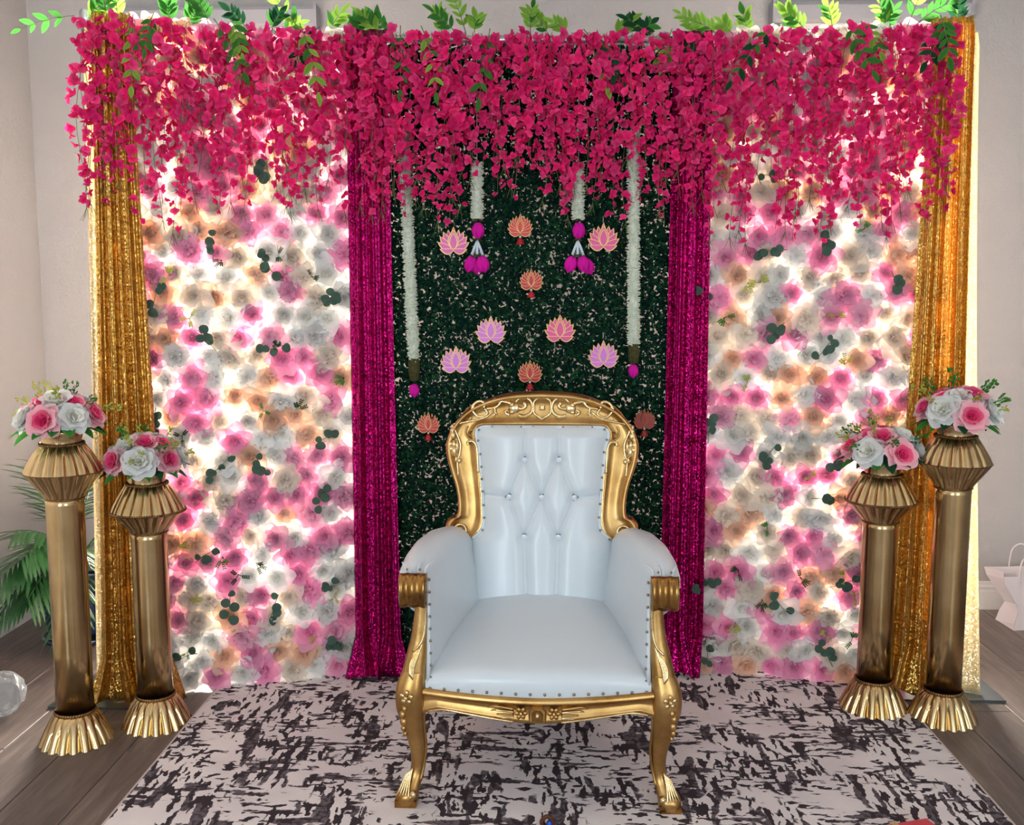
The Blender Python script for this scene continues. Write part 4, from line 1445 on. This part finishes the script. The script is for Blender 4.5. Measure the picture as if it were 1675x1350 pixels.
ARM = [(.235, .172, .222, .295, .672), (.17, .184, .226, .322, .702), (.09, .207, .236, .348, .726), (.0, .230, .252, .372, .738), (-.10, .254, .270, .390, .738), (-.18, .272, .288, .400, .728), (-.24, .282, .302, .403, .712), (-.275, .296, .314, .399, .698), (-.295, .304, .324, .390, .684), (-.302, .312, .334, .382, .672)]
for s in (1, -1):
    rows = [arm_section(*a, s) for a in ARM]
    k = len(rows[0])
    vs = [p for r in rows for p in r]
    fs = []
    for i in range(len(rows) - 1):
        for j in range(k - 1):
            q = (i * k + j, i * k + j + 1, (i + 1) * k + j + 1, (i + 1) * k + j)
            fs.append(q if s > 0 else q[::-1])
    fs.append(tuple((len(rows) - 1) * k + j for j in range(k)))
    fs.append(tuple(range(k))[::-1])
    MB().add(vs, fs).build('arm_cushion', M['leather'], ch)
    # pleats gathered over the scroll
    for dx, dz, a in ((-.022, .0, .3), (.012, .0, -.05), (.03, .004, -.5)):
        x = .352 - dx
        pt = [(s * x, -.3015, .676 + CZ), (s * (x + a * .012), -.296, .692 + CZ + dz), (s * (x + a * .05), -.276, .704 + CZ + dz)]
        MB().tube(catmull(pt, 4), [.0016 + .0016 * math.sin(PI * k_ / 8) for k_ in range(9)], 6).build('pleat', M['leather'], ch)
    # gold arm scroll (front roll)
    cxs = .352 * s
    sc = MB()
    prof = []
    for i in range(15):
        t = i / 14
        th = R(112 - 265 * t)
        rr = .049
        prof.append((-.300 - .018 - rr * .62 * math.cos(th - R(0)) * (1 if True else 0), .634 + rr * math.sin(th)))
    W = .039
    xsn = 17
    vs = []
    for (y, z) in prof:
        for i in range(xsn):
            u = i / (xsn - 1) * 2 - 1
            gr = .0045 * math.cos(u * PI * 2.5) - (.006 if abs(u) > .93 else 0)
            yy = y - gr * (1 if y < -.31 else .3)
            vs.append((cxs + u * W, yy, z + CZ))
    fs = []
    for i in range(len(prof) - 1):
        for j in range(xsn - 1):
            a = i * xsn + j
            fs.append((a, a + xsn, a + xsn + 1, a + 1))
    L_ = len(prof)
    fs.append(tuple(i * xsn for i in range(L_))[::-1]); fs.append(tuple(i * xsn + xsn - 1 for i in range(L_)))
    fs.append(tuple(range(xsn))); fs.append(tuple((L_ - 1) * xsn + j for j in range(xsn))[::-1])
    fs.append((0, (L_ - 1) * xsn, (L_ - 1) * xsn + xsn - 1, xsn - 1))
    sc.add(vs, fs)
    smooth_by_angle(sc.build('arm_scroll', M['bronze'], ch), 50)
    # arm support and cabriole leg, lofted rounded squares: (z, x, y, half width x, half depth y)
    def loft(name, rows_, mat, n=14, pw=.75):
        V2 = []
        ctl = catmull([Vector((a[0], a[1], a[2])) for a in rows_], 5)
        ctw = catmull([Vector((a[3], a[4], 0)) for a in rows_], 5)
        for c, h in zip(ctl, ctw):
            for i in range(n):
                th = 2 * PI * i / n
                cc, ss = math.cos(th), math.sin(th)
                V2.append((s * (c.y + h.x * math.copysign(abs(cc) ** pw, cc)), c.z + h.y * math.copysign(abs(ss) ** pw, ss), max(c.x + CZ, 0.0)))
        m_ = len(ctl)
        F2 = [(i * n + j, i * n + (j + 1) % n, (i + 1) * n + (j + 1) % n, (i + 1) * n + j) for i in range(m_ - 1) for j in range(n)]
        F2 += [tuple(range(n))[::-1], tuple((m_ - 1) * n + j for j in range(n))]
        return MB().add(V2, F2).build(name, M[mat], ch)
    loft('arm_support', [(.615, .330, -.300, .019, .022), (.56, .331, -.302, .021, .024), (.50, .336, -.306, .025, .026), (.45, .343, -.312, .030, .028), (.405, .350, -.318, .034, .030), (.37, .353, -.321, .037, .032)], 'gold')
    loft('front_leg', [(.405, .350, -.319, .033, .029), (.37, .358, -.325, .040, .034), (.34, .361, -.328, .043, .036), (.30, .361, -.328, .042, .036), (.25, .355, -.322, .034, .032), (.20, .348, -.313, .027, .027), (.15, .344, -.306, .022, .022), (.10, .348, -.306, .020, .021), (.065, .362, -.318, .026, .027), (.045, .372, -.328, .032, .034), (.028, .375, -.331, .033, .034), (.010, .374, -.330, .030, .031)], 'gold')
    # foot scroll with ribs
    MB().ball((0, 0, 0), (.010, .012, .010), 12, 8).build('foot_volute', M['gold_hi'], ch, M=Matrix.Translation((s * .352, -.360, .052 + CZ)))
    for q in range(5):
        f0 = q / 4
        pts = [(s * (.358 + .016 * f0), -.330 - .002 * q, .115 - .012 * f0 + CZ), (s * (.364 + .018 * f0), -.343, .085 + CZ), (s * (.366 + .028 * f0), -.357 + .006 * f0, .056 + CZ), (s * (.366 + .036 * f0), -.362 + .010 * f0, .042 + CZ)]
        MB().tube(catmull(pts, 4), .0032, 6).build('foot_rib', M['gold_hi'], ch)
    MB().box((s * .375 - .031, -.362, .0), (s * .375 + .031, -.305, .030 + CZ)).build('foot_block', M['bronze'], ch, smooth=False)
    # acanthus on the support, rosette and fruit on the knee
    for q in range(5):
        f0 = q / 4
        pts = [(s * (.326 + .014 * f0), -.330, .485 - .02 * f0 + CZ), (s * (.336 + .016 * f0), -.338, .455 - .01 * f0 + CZ), (s * (.346 + .014 * f0), -.345, .425 + CZ), (s * (.352 + .008 * f0), -.352, .385 + .012 * f0 + CZ)]
        MB().tube(catmull(pts, 4), [.0030] * 13, 6).build('acanthus_rib', M['gold_hi'], ch)
    pts = [(s * .318, -.322, .60 + CZ), (s * .317, -.324, .56 + CZ), (s * .320, -.328, .52 + CZ), (s * .330, -.334, .485 + CZ), (s * .352, -.336, .462 + CZ)]
    MB().tube(catmull(pts, 4), .0042, 6).build('edge_bead', M['gold_hi'], ch)

    def rosette(x, y, z, r, nm='rosette', mat='gold_hi', az=0):
        ro = MB().ball((0, 0, .002), (r * .30, r * .30, r * .34), 10, 6).build(nm, M[mat], ch, M=Matrix.Translation((x, y, z)) @ Matrix.Rotation(az, 4, 'Z') @ FACE)
        for k_ in range(5):
            th = 2 * PI * k_ / 5 + .3
            MB().ball((0, 0, 0), (r * .38, r * .32, r * .2), 10, 6).build('carved_petal', M[mat], ro, M=Matrix.Translation((math.cos(th) * r * .62, math.sin(th) * r * .62, -.001)) @ Matrix.Rotation(th, 4, 'Z'))
        return ro
    rosette(s * .368, -.367, .338 + CZ, .022, az=s * .25)
    for q, (dx, z, r_) in enumerate(((.012, .304, .011), (.018, .286, .012), (.016, .262, .014), (.018, .240, .010), (.014, .222, .008))):
        MB().ball((0, 0, 0), (r_ * .8, r_ * .7, r_), 10, 7).build('knee_carving', M['gold'], ch, M=Matrix.Translation((s * (.362 + dx), -.362 + .045 * max(0, (.30 - z) / .1) * .6, z + CZ)))
    pts = [(s * .318, -.338, .315 + CZ), (s * .322, -.338, .28 + CZ), (s * .322, -.330, .23 + CZ), (s * .319, -.322, .18 + CZ), (s * .326, -.318, .12 + CZ), (s * .336, -.328, .075 + CZ)]
    MB().tube(catmull(pts, 4), .0040, 6).build('edge_bead', M['gold'], ch)
    # back leg
    loft('back_leg', [(.62, .245, .215, .022, .022), (.45, .250, .235, .024, .026), (.34, .255, .250, .026, .028), (.2, .258, .275, .022, .024), (.08, .262, .305, .018, .020), (.010, .265, .325, .020, .022)], 'gold')
    # side rail
    MB().tube([(s * .345, -.29, .325 + CZ), (s * .33, -.05, .32 + CZ), (s * .27, .22, .32 + CZ)], .032, 10).build('side_rail', M['gold'], ch)
    # nail row along the arm front
    for q in range(9):
        t = q / 8
        nails.ball((s * (.306 - .004 * t + .0 * q), -.318 - .012 * t, .665 - .28 * t + CZ), .0042, 8, 5)
    for q in (-1, 1):
        nails.ball((s * (.352 + .018 * q), -.310, .692 + CZ), .0036, 8, 5)
    # welt between arm front and support
    MB().tube([(s * .312, -.305, .665 + CZ), (s * .310, -.312, .55 + CZ), (s * .309, -.322, .45 + CZ), (s * .311, -.330, .37 + CZ)], .007, 7).build('welt', M['leather'], ch)


# seat cushion: rows from the front border to the back
def seat(u, v):
    prof = [(-.331, .338), (-.336, .354), (-.337, .375), (-.332, .396), (-.318, .414), (-.285, .428), (-.22, .446), (-.12, .461), (0, .472), (.12, .480), (.22, .484)]
    t = v * (len(prof) - 1); i = min(int(t), len(prof) - 2); fz = t - i
    p0 = prof[max(i - 1, 0)]; p1 = prof[i]; p2 = prof[i + 1]; p3 = prof[min(i + 2, len(prof) - 1)]
    cm = lambda a, b, c, d_, t_: .5 * (2 * b + (c - a) * t_ + (2 * a - 5 * b + 4 * c - d_) * t_ * t_ + (3 * b - a - 3 * c + d_) * t_ ** 3)
    y = cm(p0[0], p1[0], p2[0], p3[0], fz); z = cm(p0[1], p1[1], p2[1], p3[1], fz)
    w_ = 2 * u - 1
    k_ = min(1, max(0, (y + .34) / .56))
    hw = .318 - .02 * k_ - .06 * k_ * k_
    fr_ = max(0, 1 - k_ * 2.2)
    y -= .030 * (1 - w_ * w_) * fr_
    dip = .014 * (1 - abs(w_) ** 1.6) * max(0, 1 - (z - .338) / .05)
    z = z - dip - (z - .34) * .30 * abs(w_) ** 4 * (1 if z > .34 else 0)
    z += .014 * (1 - w_ * w_) * min(1, k_ * 2.5)
    return (w_ * hw, y, z + CZ)


MB().grid(48, 44, seat).build('seat_cushion', M['leather'], ch)


def rail(u, v):
    """front rail, v around the section from the top edge to the underside"""
    sc_ = [(.010, .016), (-.004, .018), (-.010, .012), (-.012, .004), (-.006, -.004), (-.004, -.016), (-.008, -.030), (-.012, -.040), (-.010, -.048), (.0, -.052), (.03, -.05)]
    t = v * (len(sc_) - 1); i = min(int(t), len(sc_) - 2); k_ = t - i
    dy = sc_[i][0] + (sc_[i + 1][0] - sc_[i][0]) * k_; dz = sc_[i][1] + (sc_[i + 1][1] - sc_[i][1]) * k_
    w_ = 2 * u - 1
    top = .341 - .014 * (1 - abs(w_) ** 1.6)
    hgt = .66 + .42 * math.exp(-(w_ / .55) ** 2) + .5 * max(0, abs(w_) - .86) / .14
    return (w_ * .330, -.338 - .030 * (1 - w_ * w_) + dy, top + dz * (hgt if dz < 0 else 1) + CZ)


MB().grid(60, 30, rail, flip=True).build('seat_rail', M['gold'], ch)
for i in range(16):
    w_ = -0.955 + 1.91 * i / 15
    x, y, z = seat((w_ + 1) / 2, .125)
    nails.ball((x * 1.0, y - .002, z + .004), .0046, 8, 5)
nails.build('nail_heads', M['nail'], ch)['kind'] = 'stuff'
# carved ornament in the middle of the rail
MB().prism([(-.032, -.032), (.032, -.032), (.032, .010), (.018, .024), (-.018, .024), (-.032, .010)], -.014, .01, inset=.16).build('rail_cartouche', M['gold'], ch, smooth=False, M=Matrix.Translation((0, -.374, .305 + CZ)) @ Matrix.Scale(.78, 4))
MB().prism([(-.021, -.030), (.021, -.030), (.021, .004), (.012, .014), (-.012, .014), (-.021, .004)], -.004, .01, inset=.1).build('rail_panel', M['bronze'], ch, smooth=False, M=Matrix.Translation((0, -.384, .305 + CZ)) @ Matrix.Scale(.78, 4))
MB().ball((0, 0, 0), (.0085, .009, .0085), 12, 8).build('rail_boss', M['gold_hi'], ch, M=Matrix.Translation((0, -.390, .302 + CZ)) @ Matrix.Scale(.78, 4))
for s in (1, -1):
    c0 = MB().ball((0, 0, .004), (.007, .007, .007), 10, 6).build('rosette', M['gold_hi'], ch, M=Matrix.Translation((s * .046, -.380, .305 + CZ)) @ FACE @ Matrix.Scale(.8, 4))
    for k in range(6):
        th = 2 * PI * k / 6
        MB().ball((0, 0, 0), (.0095, .008, .005), 10, 6).build('carved_petal', M['gold'], c0, M=Matrix.Translation((math.cos(th) * .0145, math.sin(th) * .0145, 0)) @ Matrix.Rotation(th, 4, 'Z'))
    for q, (zz, l_) in enumerate(((.317, .125), (.309, .115), (.300, .10), (.293, .085))):
        pts = [(s * .066, -.374, zz - .003 + CZ), (s * (.070 + (l_ - .078 + .02) * .5 + .015), -.376, zz + .006 - .003 * q + CZ), (s * (l_ + .015), -.370, zz - .001 * q + CZ)]
        MB().tube(catmull(pts, 5), [.0045 - .0032 * i / 10 for i in range(11)], 6).build('wing_leaf', M['gold_hi' if q % 2 else 'gold'], ch)
    pts = [rail(.5 + s * u_, .80) for u_ in (.10, .2, .3, .4, .47)]
    MB().tube(catmull(pts, 5), .0032, 6).build('rail_bead', M['gold_hi'], ch)

# ------------------------------------------------------------------ pedestals with rose bouquets
ROSE_BIG = [rose_mesh('rose', .044, M['rose_w'], 300 + i, res=1) for i in range(3)]
ROSE_PK = [rose_mesh('rose', .044, M['rose_p'], 320 + i, [(3, 8, .46, .30, 1), (4, 20, .58, .38, 1), (5, 36, .74, .46, .8), (6, 56, .92, .54, .1), (7, 78, 1.02, .58, 0.0)], res=1) for i in range(3)]
BLEAF = leaf_mesh('leaf', .075, .021, .2, .25, 'leaf_d')


def filler_mesh(seed):
    rg = random.Random(seed)
    mb = MB()
    mb.tube([(0, 0, -.03), (0, 0, .03)], .001, 4)
    for k in range(14):
        t = rg.uniform(-.01, .036); az = rg.uniform(0, 6.28); l_ = rg.uniform(.006, .014)
        c = Vector((math.cos(az) * l_, math.sin(az) * l_, t + .004))
        mb.tube([(0, 0, t - .004), tuple(c)], .0006, 3)
        mb.ball(tuple(c), (.0028, .0028, .0044), 6, 4)
    return mb.mesh('filler_sprig', M['leaf_y'])


FILL = [filler_mesh(i) for i in range(3)]


def pedestal(px, py_top, Yc, zs, label, blabel, front, seed, beaded_eq):
    """zs: (shaft top, equator, bulb top, rim)"""
    zt, ze, zb_, zr = zs
    c = at(px, py_top, Yc)
    root = empty('pedestal', (c.x, Yc, 0.010 if (RX0 < c.x - .0 and c.x < 1.2) else 0.0))
    tag(root, label, 'pedestal', 'brass vase pedestals')
    NF = 18

    def flute(amp):
        return lambda th, k: 1 - amp * (abs(math.cos(NF * th / 2)) ** 1.4)
    smooth_by_angle(MB().lathe([(.118, 0.0), (.113, .012), (.098, .045), (.080, .080), (.061, .104)], NF * 6, lambda th, k: 1 - (.17, .16, .13, .08, .0)[k] * (1 - abs(math.sin(NF * th / 2)) ** .55), cap=(True, True)).build('flared_base', M['brass'], root), 60)
    MB().lathe([(.059, .10), (.0585, .30), (.0585, zt - .02), (.060, zt + .004)], 40).build('shaft', M['brass'], root)
    MB().tube([(.0615 * math.cos(a * PI / 12), .0615 * math.sin(a * PI / 12), zt) for a in range(24)], .0022, 6, closed=True).build('shaft_ring', M['brass_d'], root)
    smooth_by_angle(MB().lathe([(.060, zt), (.066, zt + .012), (.092, zt + (ze - zt) * .55), (.120, ze)], NF * 6, lambda th, k: 1 - (.0, .06, .09, .06)[k] * (1 - abs(math.sin(NF * th / 2)) ** .55), cap=(False, False)).build('lower_bulb', M['brass'], root), 60)
    smooth_by_angle(MB().lathe([(.120, ze), (.112, ze + (zb_ - ze) * .22), (.092, ze + (zb_ - ze) * .6), (.074, ze + (zb_ - ze) * .9), (.064, zb_)], NF * 6, lambda th, k: 1 - (.06, .085, .09, .07, .0)[k] * (1 - abs(math.sin(NF * th / 2)) ** .55), cap=(False, False)).build('upper_bulb', M['brass'], root), 60)
    MB().lathe([(.062, zb_ - .004), (.060, zb_ + .012), (.066, zr - .015), (.077, zr), (.072, zr - .002), (.056, zr - .02), (.0, zr - .022)], 36, cap=(False, False)).build('neck', M['brass'], root)

    def rope(r, z, n_, rad, nm):
        mb = MB()
        for k in range(n_):
            th = 2 * PI * k / n_
            mb.ball((0, 0, 0), (rad * .8, rad * 1.5, rad), 6, 4, M=Matrix.Translation((r * math.cos(th), r * math.sin(th), z)) @ Matrix.Rotation(th, 4, 'Z') @ Matrix.Rotation(.6, 4, 'X'))
        mb.build(nm, M['brass_d'], root)['kind'] = 'stuff'
    rope(.0625, .103, 46, .0056, 'rope_trim')
    rope(.067, zb_ - .001, 52, .0046, 'rope_trim')
    if beaded_eq: rope(.121, ze, 96, .0042, 'rope_trim')
    else: MB().tube([(.1195 * math.cos(a * PI / 24), .1195 * math.sin(a * PI / 24), ze) for a in range(48)], .0016, 5, closed=True).build('equator_seam', M['brass_d'], root)
    # bouquet
    rg = random.Random(seed)
    bq = empty('rose_bouquet', (c.x, Yc, root.location.z + zr - .008))
    bq.scale = (1.12, 1.12, 1.08)
    tag(bq, blabel, 'bouquet', 'rose bouquets on the pedestals')
    MB().ball((0, 0, .035), (.075, .075, .045), 14, 8).build('foam_core', M['leaf_d'], bq)
    # (azimuth from the camera side, elevation, radius, colour, size)
    spots = list(front)
    for az, el, kind, sz in spots:
        a = R(az - 90)
        rr = .088 + .022 * math.cos(R(el))
        p = Vector((math.cos(a) * rr * math.cos(R(el)), math.sin(a) * rr * math.cos(R(el)), .028 + .082 * math.sin(R(el))))
        out_ = Vector((math.cos(a) * math.cos(R(el)), math.sin(a) * math.cos(R(el)), math.sin(R(el)) + .18)).normalized()
        q = out_.to_track_quat('Z', 'Y').to_matrix().to_4x4()
        inst('rose', rg.choice(ROSE_BIG if kind == 'w' else ROSE_PK), bq, Matrix.Translation(p - out_ * .018) @ q @ Matrix.Rotation(rg.uniform(0, 6.28), 4, 'Z') @ Matrix.Scale(sz * 1.12, 4))
    for k in range(15):
        a = 2 * PI * k / 15 + rg.uniform(-.12, .12)
        yv = Vector((math.cos(a), math.sin(a), rg.uniform(-.38, .05))).normalized()
        zv = Vector((0, 0, 1)); xv = yv.cross(zv).normalized(); zv = xv.cross(yv)
        inst('leaf', BLEAF, bq, Matrix.Translation((math.cos(a) * .072, math.sin(a) * .072, rg.uniform(.008, .022))) @ Matrix((xv, yv, zv)).transposed().to_4x4() @ Matrix.Scale(rg.uniform(.75, 1.05), 4), M[rg.choice(('leaf_m', 'leaf_d', 'leaf_m'))])
    for k in range(12):
        a = rg.uniform(0, 6.28); el = R(rg.uniform(5, 80))
        o_ = Vector((math.cos(a) * math.cos(el), math.sin(a) * math.cos(el), math.sin(el)))
        inst('filler_sprig', rg.choice(FILL), bq, Matrix.Translation(Vector((o_.x * .115, o_.y * .115, .03 + o_.z * .092))) @ o_.to_track_quat('Z', 'Y').to_matrix().to_4x4() @ Matrix.Scale(rg.uniform(.8, 1.3), 4), M[rg.choice(('leaf_y', 'leaf_m', 'leaf_y'))])


FA = [(0, 12, 'p', 1.12), (-48, 16, 'w', .98), (46, 18, 'w', 1.05), (88, 20, 'p', .95), (-88, 14, 'p', .9), (-28, 52, 'p', .85), (14, 58, 'w', 1.15), (62, 52, 'p', .9), (-70, 58, 'p', .8), (180, 14, 'w', 1), (135, 16, 'p', 1), (-135, 16, 'w', 1), (120, 55, 'w', .9), (-130, 55, 'p', .9), (180, 55, 'p', .9), (0, 90, 'p', .95)]
FB = [(-38, 10, 'p', 1.05), (12, 12, 'w', 1.12), (60, 12, 'p', 1.0), (-82, 14, 'w', .95), (100, 16, 'w', .95), (-30, 50, 'w', 1.05), (22, 56, 'p', 1.0), (68, 50, 'p', .95), (-80, 55, 'w', .85), (180, 14, 'w', 1), (140, 16, 'p', 1), (-135, 16, 'w', 1), (120, 55, 'w', .9), (-130, 55, 'p', .9), (180, 55, 'p', .9), (0, 90, 'w', .95)]
FC = [(12, 10, 'p', 1.12), (-44, 14, 'w', 1.12), (66, 14, 'w', 1.05), (-90, 18, 'p', 1.0), (105, 18, 'p', .9), (-22, 50, 'p', 1.0), (46, 54, 'w', 1.05), (-65, 54, 'p', .9), (90, 55, 'w', .9), (180, 14, 'w', 1), (140, 16, 'p', 1), (-135, 16, 'w', 1), (130, 55, 'w', .9), (-130, 55, 'p', .9), (180, 55, 'p', .9), (0, 90, 'p', .9)]
FD = [(0, 8, 'p', 1.15), (-46, 20, 'w', 1.15), (52, 18, 'w', 1.1), (-88, 20, 'p', .95), (92, 16, 'p', .95), (-20, 54, 'w', 1.05), (26, 58, 'p', 1.15), (-64, 52, 'p', .8), (75, 50, 'w', .9), (180, 14, 'w', 1), (140, 16, 'p', 1), (-135, 16, 'w', 1), (120, 55, 'w', .9), (-130, 55, 'p', .9), (180, 55, 'p', .9), (0, 92, 'p', .9)]
TALL = (.815, .900, .992, 1.038)
SHORT = (.672, .745, .838, .888)
pedestal(110, 900, -.675, TALL, 'tall brass fluted pedestal, leftmost of the four', 'pink and white rose bouquet on the leftmost tall pedestal', FA, 1, False)
pedestal(247, 950, -.535, SHORT, 'short brass fluted pedestal beside the left gold curtain', 'pink and white rose bouquet on the left short pedestal', FB, 2, True)
pedestal(1436, 950, -.345, SHORT, 'short brass fluted pedestal standing on the right rug edge', 'pink and white rose bouquet on the right short pedestal', FC, 3, True)
pedestal(1554, 900, -.41, TALL, 'tall brass fluted pedestal, rightmost of the four', 'pink and white rose bouquet on the rightmost tall pedestal', FD, 4, False)

# ------------------------------------------------------------------ potted palm
pp = empty('potted_palm', (-1.985, .32, 0))
tag(pp, 'potted palm in a dark blue ribbed pot in the left corner', 'plant')
NR = 26
po = MB().lathe([(.105, .02), (.118, .05), (.142, .14), (.156, .24), (.158, .29), (.165, .30), (.165, .325), (.152, .327), (.146, .30), (.0, .30)], NR * 4, lambda th, k: 1 + (.025 * abs(math.cos(NR * th / 2)) if 1 <= k <= 4 else 0), cap=(True, False)).build('pot', M['pot'], pp)
MB().lathe([(.12, 0), (.145, .006), (.150, .022), (.143, .022), (.138, .01), (0, .01)], 40, cap=(True, False)).build('saucer', M['pot'], po)
MB().lathe([(.0, .312), (.08, .310), (.147, .302)], 30, cap=(False, False)).build('soil', M['soil'], pp)
LF = []
for l_ in (1.0,):
    mb = MB()
    nv = 7
    vs = []
    for j in range(nv + 1):
        v = j / nv
        wv_ = .011 * math.sin(PI * (.08 + .9 * v)) ** .8
        for u in (-1, 0, 1):
            vs.append((u * wv_, v * .20, -.25 * abs(u) * wv_ - .035 * v * v))
    mb.add(vs, [(j * 3 + i, j * 3 + i + 1, j * 3 + i + 4, j * 3 + i + 3) for j in range(nv) for i in range(2)])
    LF = mb.mesh('leaflet', M['palm'])


def frond(az, el, length, droop, nl, seed, sc=1.0):
    rg = random.Random(seed)
    d0 = Vector((math.cos(az) * math.cos(el), math.sin(az) * math.cos(el), math.sin(el)))

    def P(t):
        return Vector((0, 0, .31)) + d0 * (t * length) + Vector((math.cos(az) * .1 * t * t, math.sin(az) * .1 * t * t, -droop * t * t))
    fo = MB().tube([P(t / 12) for t in range(13)], [.0045 * (1 - .75 * t / 12) for t in range(13)], 6).build('frond', M['palm'], pp)
    for k in range(nl):
        t = .38 + .62 * (k // 2) / (nl // 2 - .5)
        t = min(t, 1)
        p = P(t); tan = (P(t + .02) - P(t - .02)).normalized()
        side = tan.cross(Vector((0, 0, 1))).normalized() * (1 if k % 2 else -1)
        yv = (tan * (.55 + .5 * t) + side * .95 + Vector((0, 0, -.15 - rg.uniform(0, .3)))).normalized()
        upv = Vector((0, 0, 1)); xv = yv.cross(upv).normalized(); zv = xv.cross(yv)
        L_ = sc * (1.05 - .55 * abs(t - .6) / .4 * .8) * rg.uniform(.85, 1.1)
        inst('leaflet', LF, fo, Matrix.Translation(p) @ Matrix((xv, yv, zv)).transposed().to_4x4() @ Matrix.Scale(L_, 4))


for i, (az, el, ln, dr, nl) in enumerate(((-100, 62, .52, .34, 24), (-118, 55, .50, .40, 24), (120, 78, .58, .20, 24), (95, 72, .62, .25, 24), (-55, 60, .42, .30, 22), (20, 66, .48, .22, 22), (-115, 80, .55, .08, 24), (-135, 45, .33, .40, 22), (-75, 46, .34, .42, 22), (60, 55, .40, .2, 20), (-122, 68, .42, .18, 22), (-100, 52, .36, .34, 22), (150, 82, .5, .06, 22))):
    frond(R(az), R(el), ln, dr, nl, 700 + i, 1.0)

# ------------------------------------------------------------------ white paper bag and small plant at the right
bag = empty('paper_bag', (2.215, .62, 0))
tag(bag, 'white paper carrier bag with twisted handles on the floor by baseboard', 'bag')
bag.rotation_euler = (0, 0, R(4))


def bagwall(sgn):
    rows = [(.0, .155, .075), (.05, .142, .070), (.09, .125, .06), (.15, .165, .072), (.21, .205, .080), (.245, .215, .085)]
    vs = []
    for z, hx_, hy in rows:
        for i in range(9):
            u = i / 8 * 2 - 1
            vs.append((u * hx_, sgn * (hy + .004 * math.cos(u * 5)), z))
    fs = [(j * 9 + i, j * 9 + i + 1, j * 9 + i + 10, j * 9 + i + 9) for j in range(5) for i in range(8)]
    return vs, fs, rows


mb = MB()
v1, f1, rows = bagwall(-1)
mb.add(v1, f1)
mb.build('front_panel', M['paper'], bag)
v2, f2, rows = bagwall(1)
MB().add(v2, [q[::-1] for q in f2]).build('back_panel', M['paper'], bag)
for s in (-1, 1):
    vs = []
    for z, hx_, hy in rows:
        vs += [(s * hx_, -hy, z), (s * (hx_ - .045), 0, z), (s * hx_, hy, z)]
    MB().add(vs, [(j * 3 + i, j * 3 + i + 1, j * 3 + i + 4, j * 3 + i + 3) for j in range(5) for i in range(2)]).build('gusset', M['paper'], bag, smooth=False)
MB().box((-.152, -.073, .0), (.152, .073, .003)).build('bag_bottom', M['paper'], bag, smooth=False)
for s, dx, hh in ((-1, -.10, .085), (1, -.055, .10)):
    pts = [(dx - .042, s * .083, .20), (dx - .046, s * .085, .25), (dx - .035, s * .083, .25 + hh * .75), (dx, s * .08, .25 + hh), (dx + .035, s * .083, .25 + hh * .75), (dx + .048, s * .085, .25), (dx + .05, s * .083, .20)]
    MB().tube(catmull(pts, 5), .0035, 6).build('handle', M['paper'], bag)
pl = empty('leafy_plant', (2.22, .42, 0))
tag(pl, 'small green leafy plant in front of the white paper bag', 'plant')
MB().lathe([(.05, 0), (.062, .05), (.068, .075), (.062, .076), (.058, .06), (.0, .06)], 24, cap=(True, False)).build('pot', M['pot'], pl)
PLF = leaf_mesh('leaf', .13, .024, .2, .35, 'leaf_m')
for i, (az, el, l_) in enumerate(((-170, 22, 1.0), (165, 48, .95), (-150, 12, .9), (-120, 30, 1.0), (-80, 40, .9), (-30, 35, 1.0), (30, 45, 1.0), (90, 50, 1.0), (130, 40, .9))):
    a, e = R(az), R(el)
    yv = Vector((math.cos(a) * math.cos(e), math.sin(a) * math.cos(e), math.sin(e)))
    xv = yv.cross(Vector((0, 0, 1))).normalized(); zv = xv.cross(yv)
    st = Vector((0, 0, .06)); b = st + yv * .035
    MB().tube([st, b], .0018, 5).build('stem', M['stem'], pl)
    inst('leaf', PLF, pl, Matrix.Translation(b) @ Matrix((xv, yv, zv)).transposed().to_4x4() @ Matrix.Scale(l_, 4))

# ------------------------------------------------------------------ clear plastic bundle at the left edge, small things on the rug
rg = random.Random(4)
mb = MB()
seg_, rin = 26, 16
mb.ball((0, 0, 0), (.082, .082, .075), seg_, rin)
mb.v = [tuple(Vector(p) * (1 + .06 * math.sin(31 * p[0] / .08 + 5 * p[2] / .08) * math.sin(7 * p[1] / .08) + rg.uniform(-.035, .035))) for p in mb.v]
pb = mb.build('plastic_bundle', M['plastic'], smooth=False, M=Matrix.Translation((-1.885, -.50, .083)))
tag(pb, 'crumpled clear plastic ball on the floor at the left edge', 'plastic')
tr = empty('trinket', (.018, -1.185, .010))
tag(tr, 'small brown rounded trinket with blue knob on the rug', 'trinket')
MB().tube(catmull([(-.016, 0, 0), (-.016, 0, .010), (-.008, 0, .021), (.002, 0, .022), (.010, 0, .014), (.012, 0, .0)], 5), .0065, 8).build('loop', M['brown'], tr)
MB().lathe([(.0065, 0), (.007, .010), (.005, .015), (.002, .016)], 12).build('knob', M['blue'], tr, M=Matrix.Translation((.004, -.012, 0)))
gb = empty('gift_box', (1.012, -1.252, .010), R(18))
tag(gb, 'small red gift box with gold ribbon at the front rug edge', 'box')
MB().box((-.06, -.06, 0), (.06, .06, .022)).build('box_body', M['redbox'], gb, smooth=False)
MB().box((-.061, -.061, .0225), (.061, .061, .030)).build('lid', M['redbox'], gb, smooth=False)
MB().box((-.052, -.062, .0305), (-.036, .062, .0325)).build('ribbon', M['lot_gold'], gb, smooth=False)
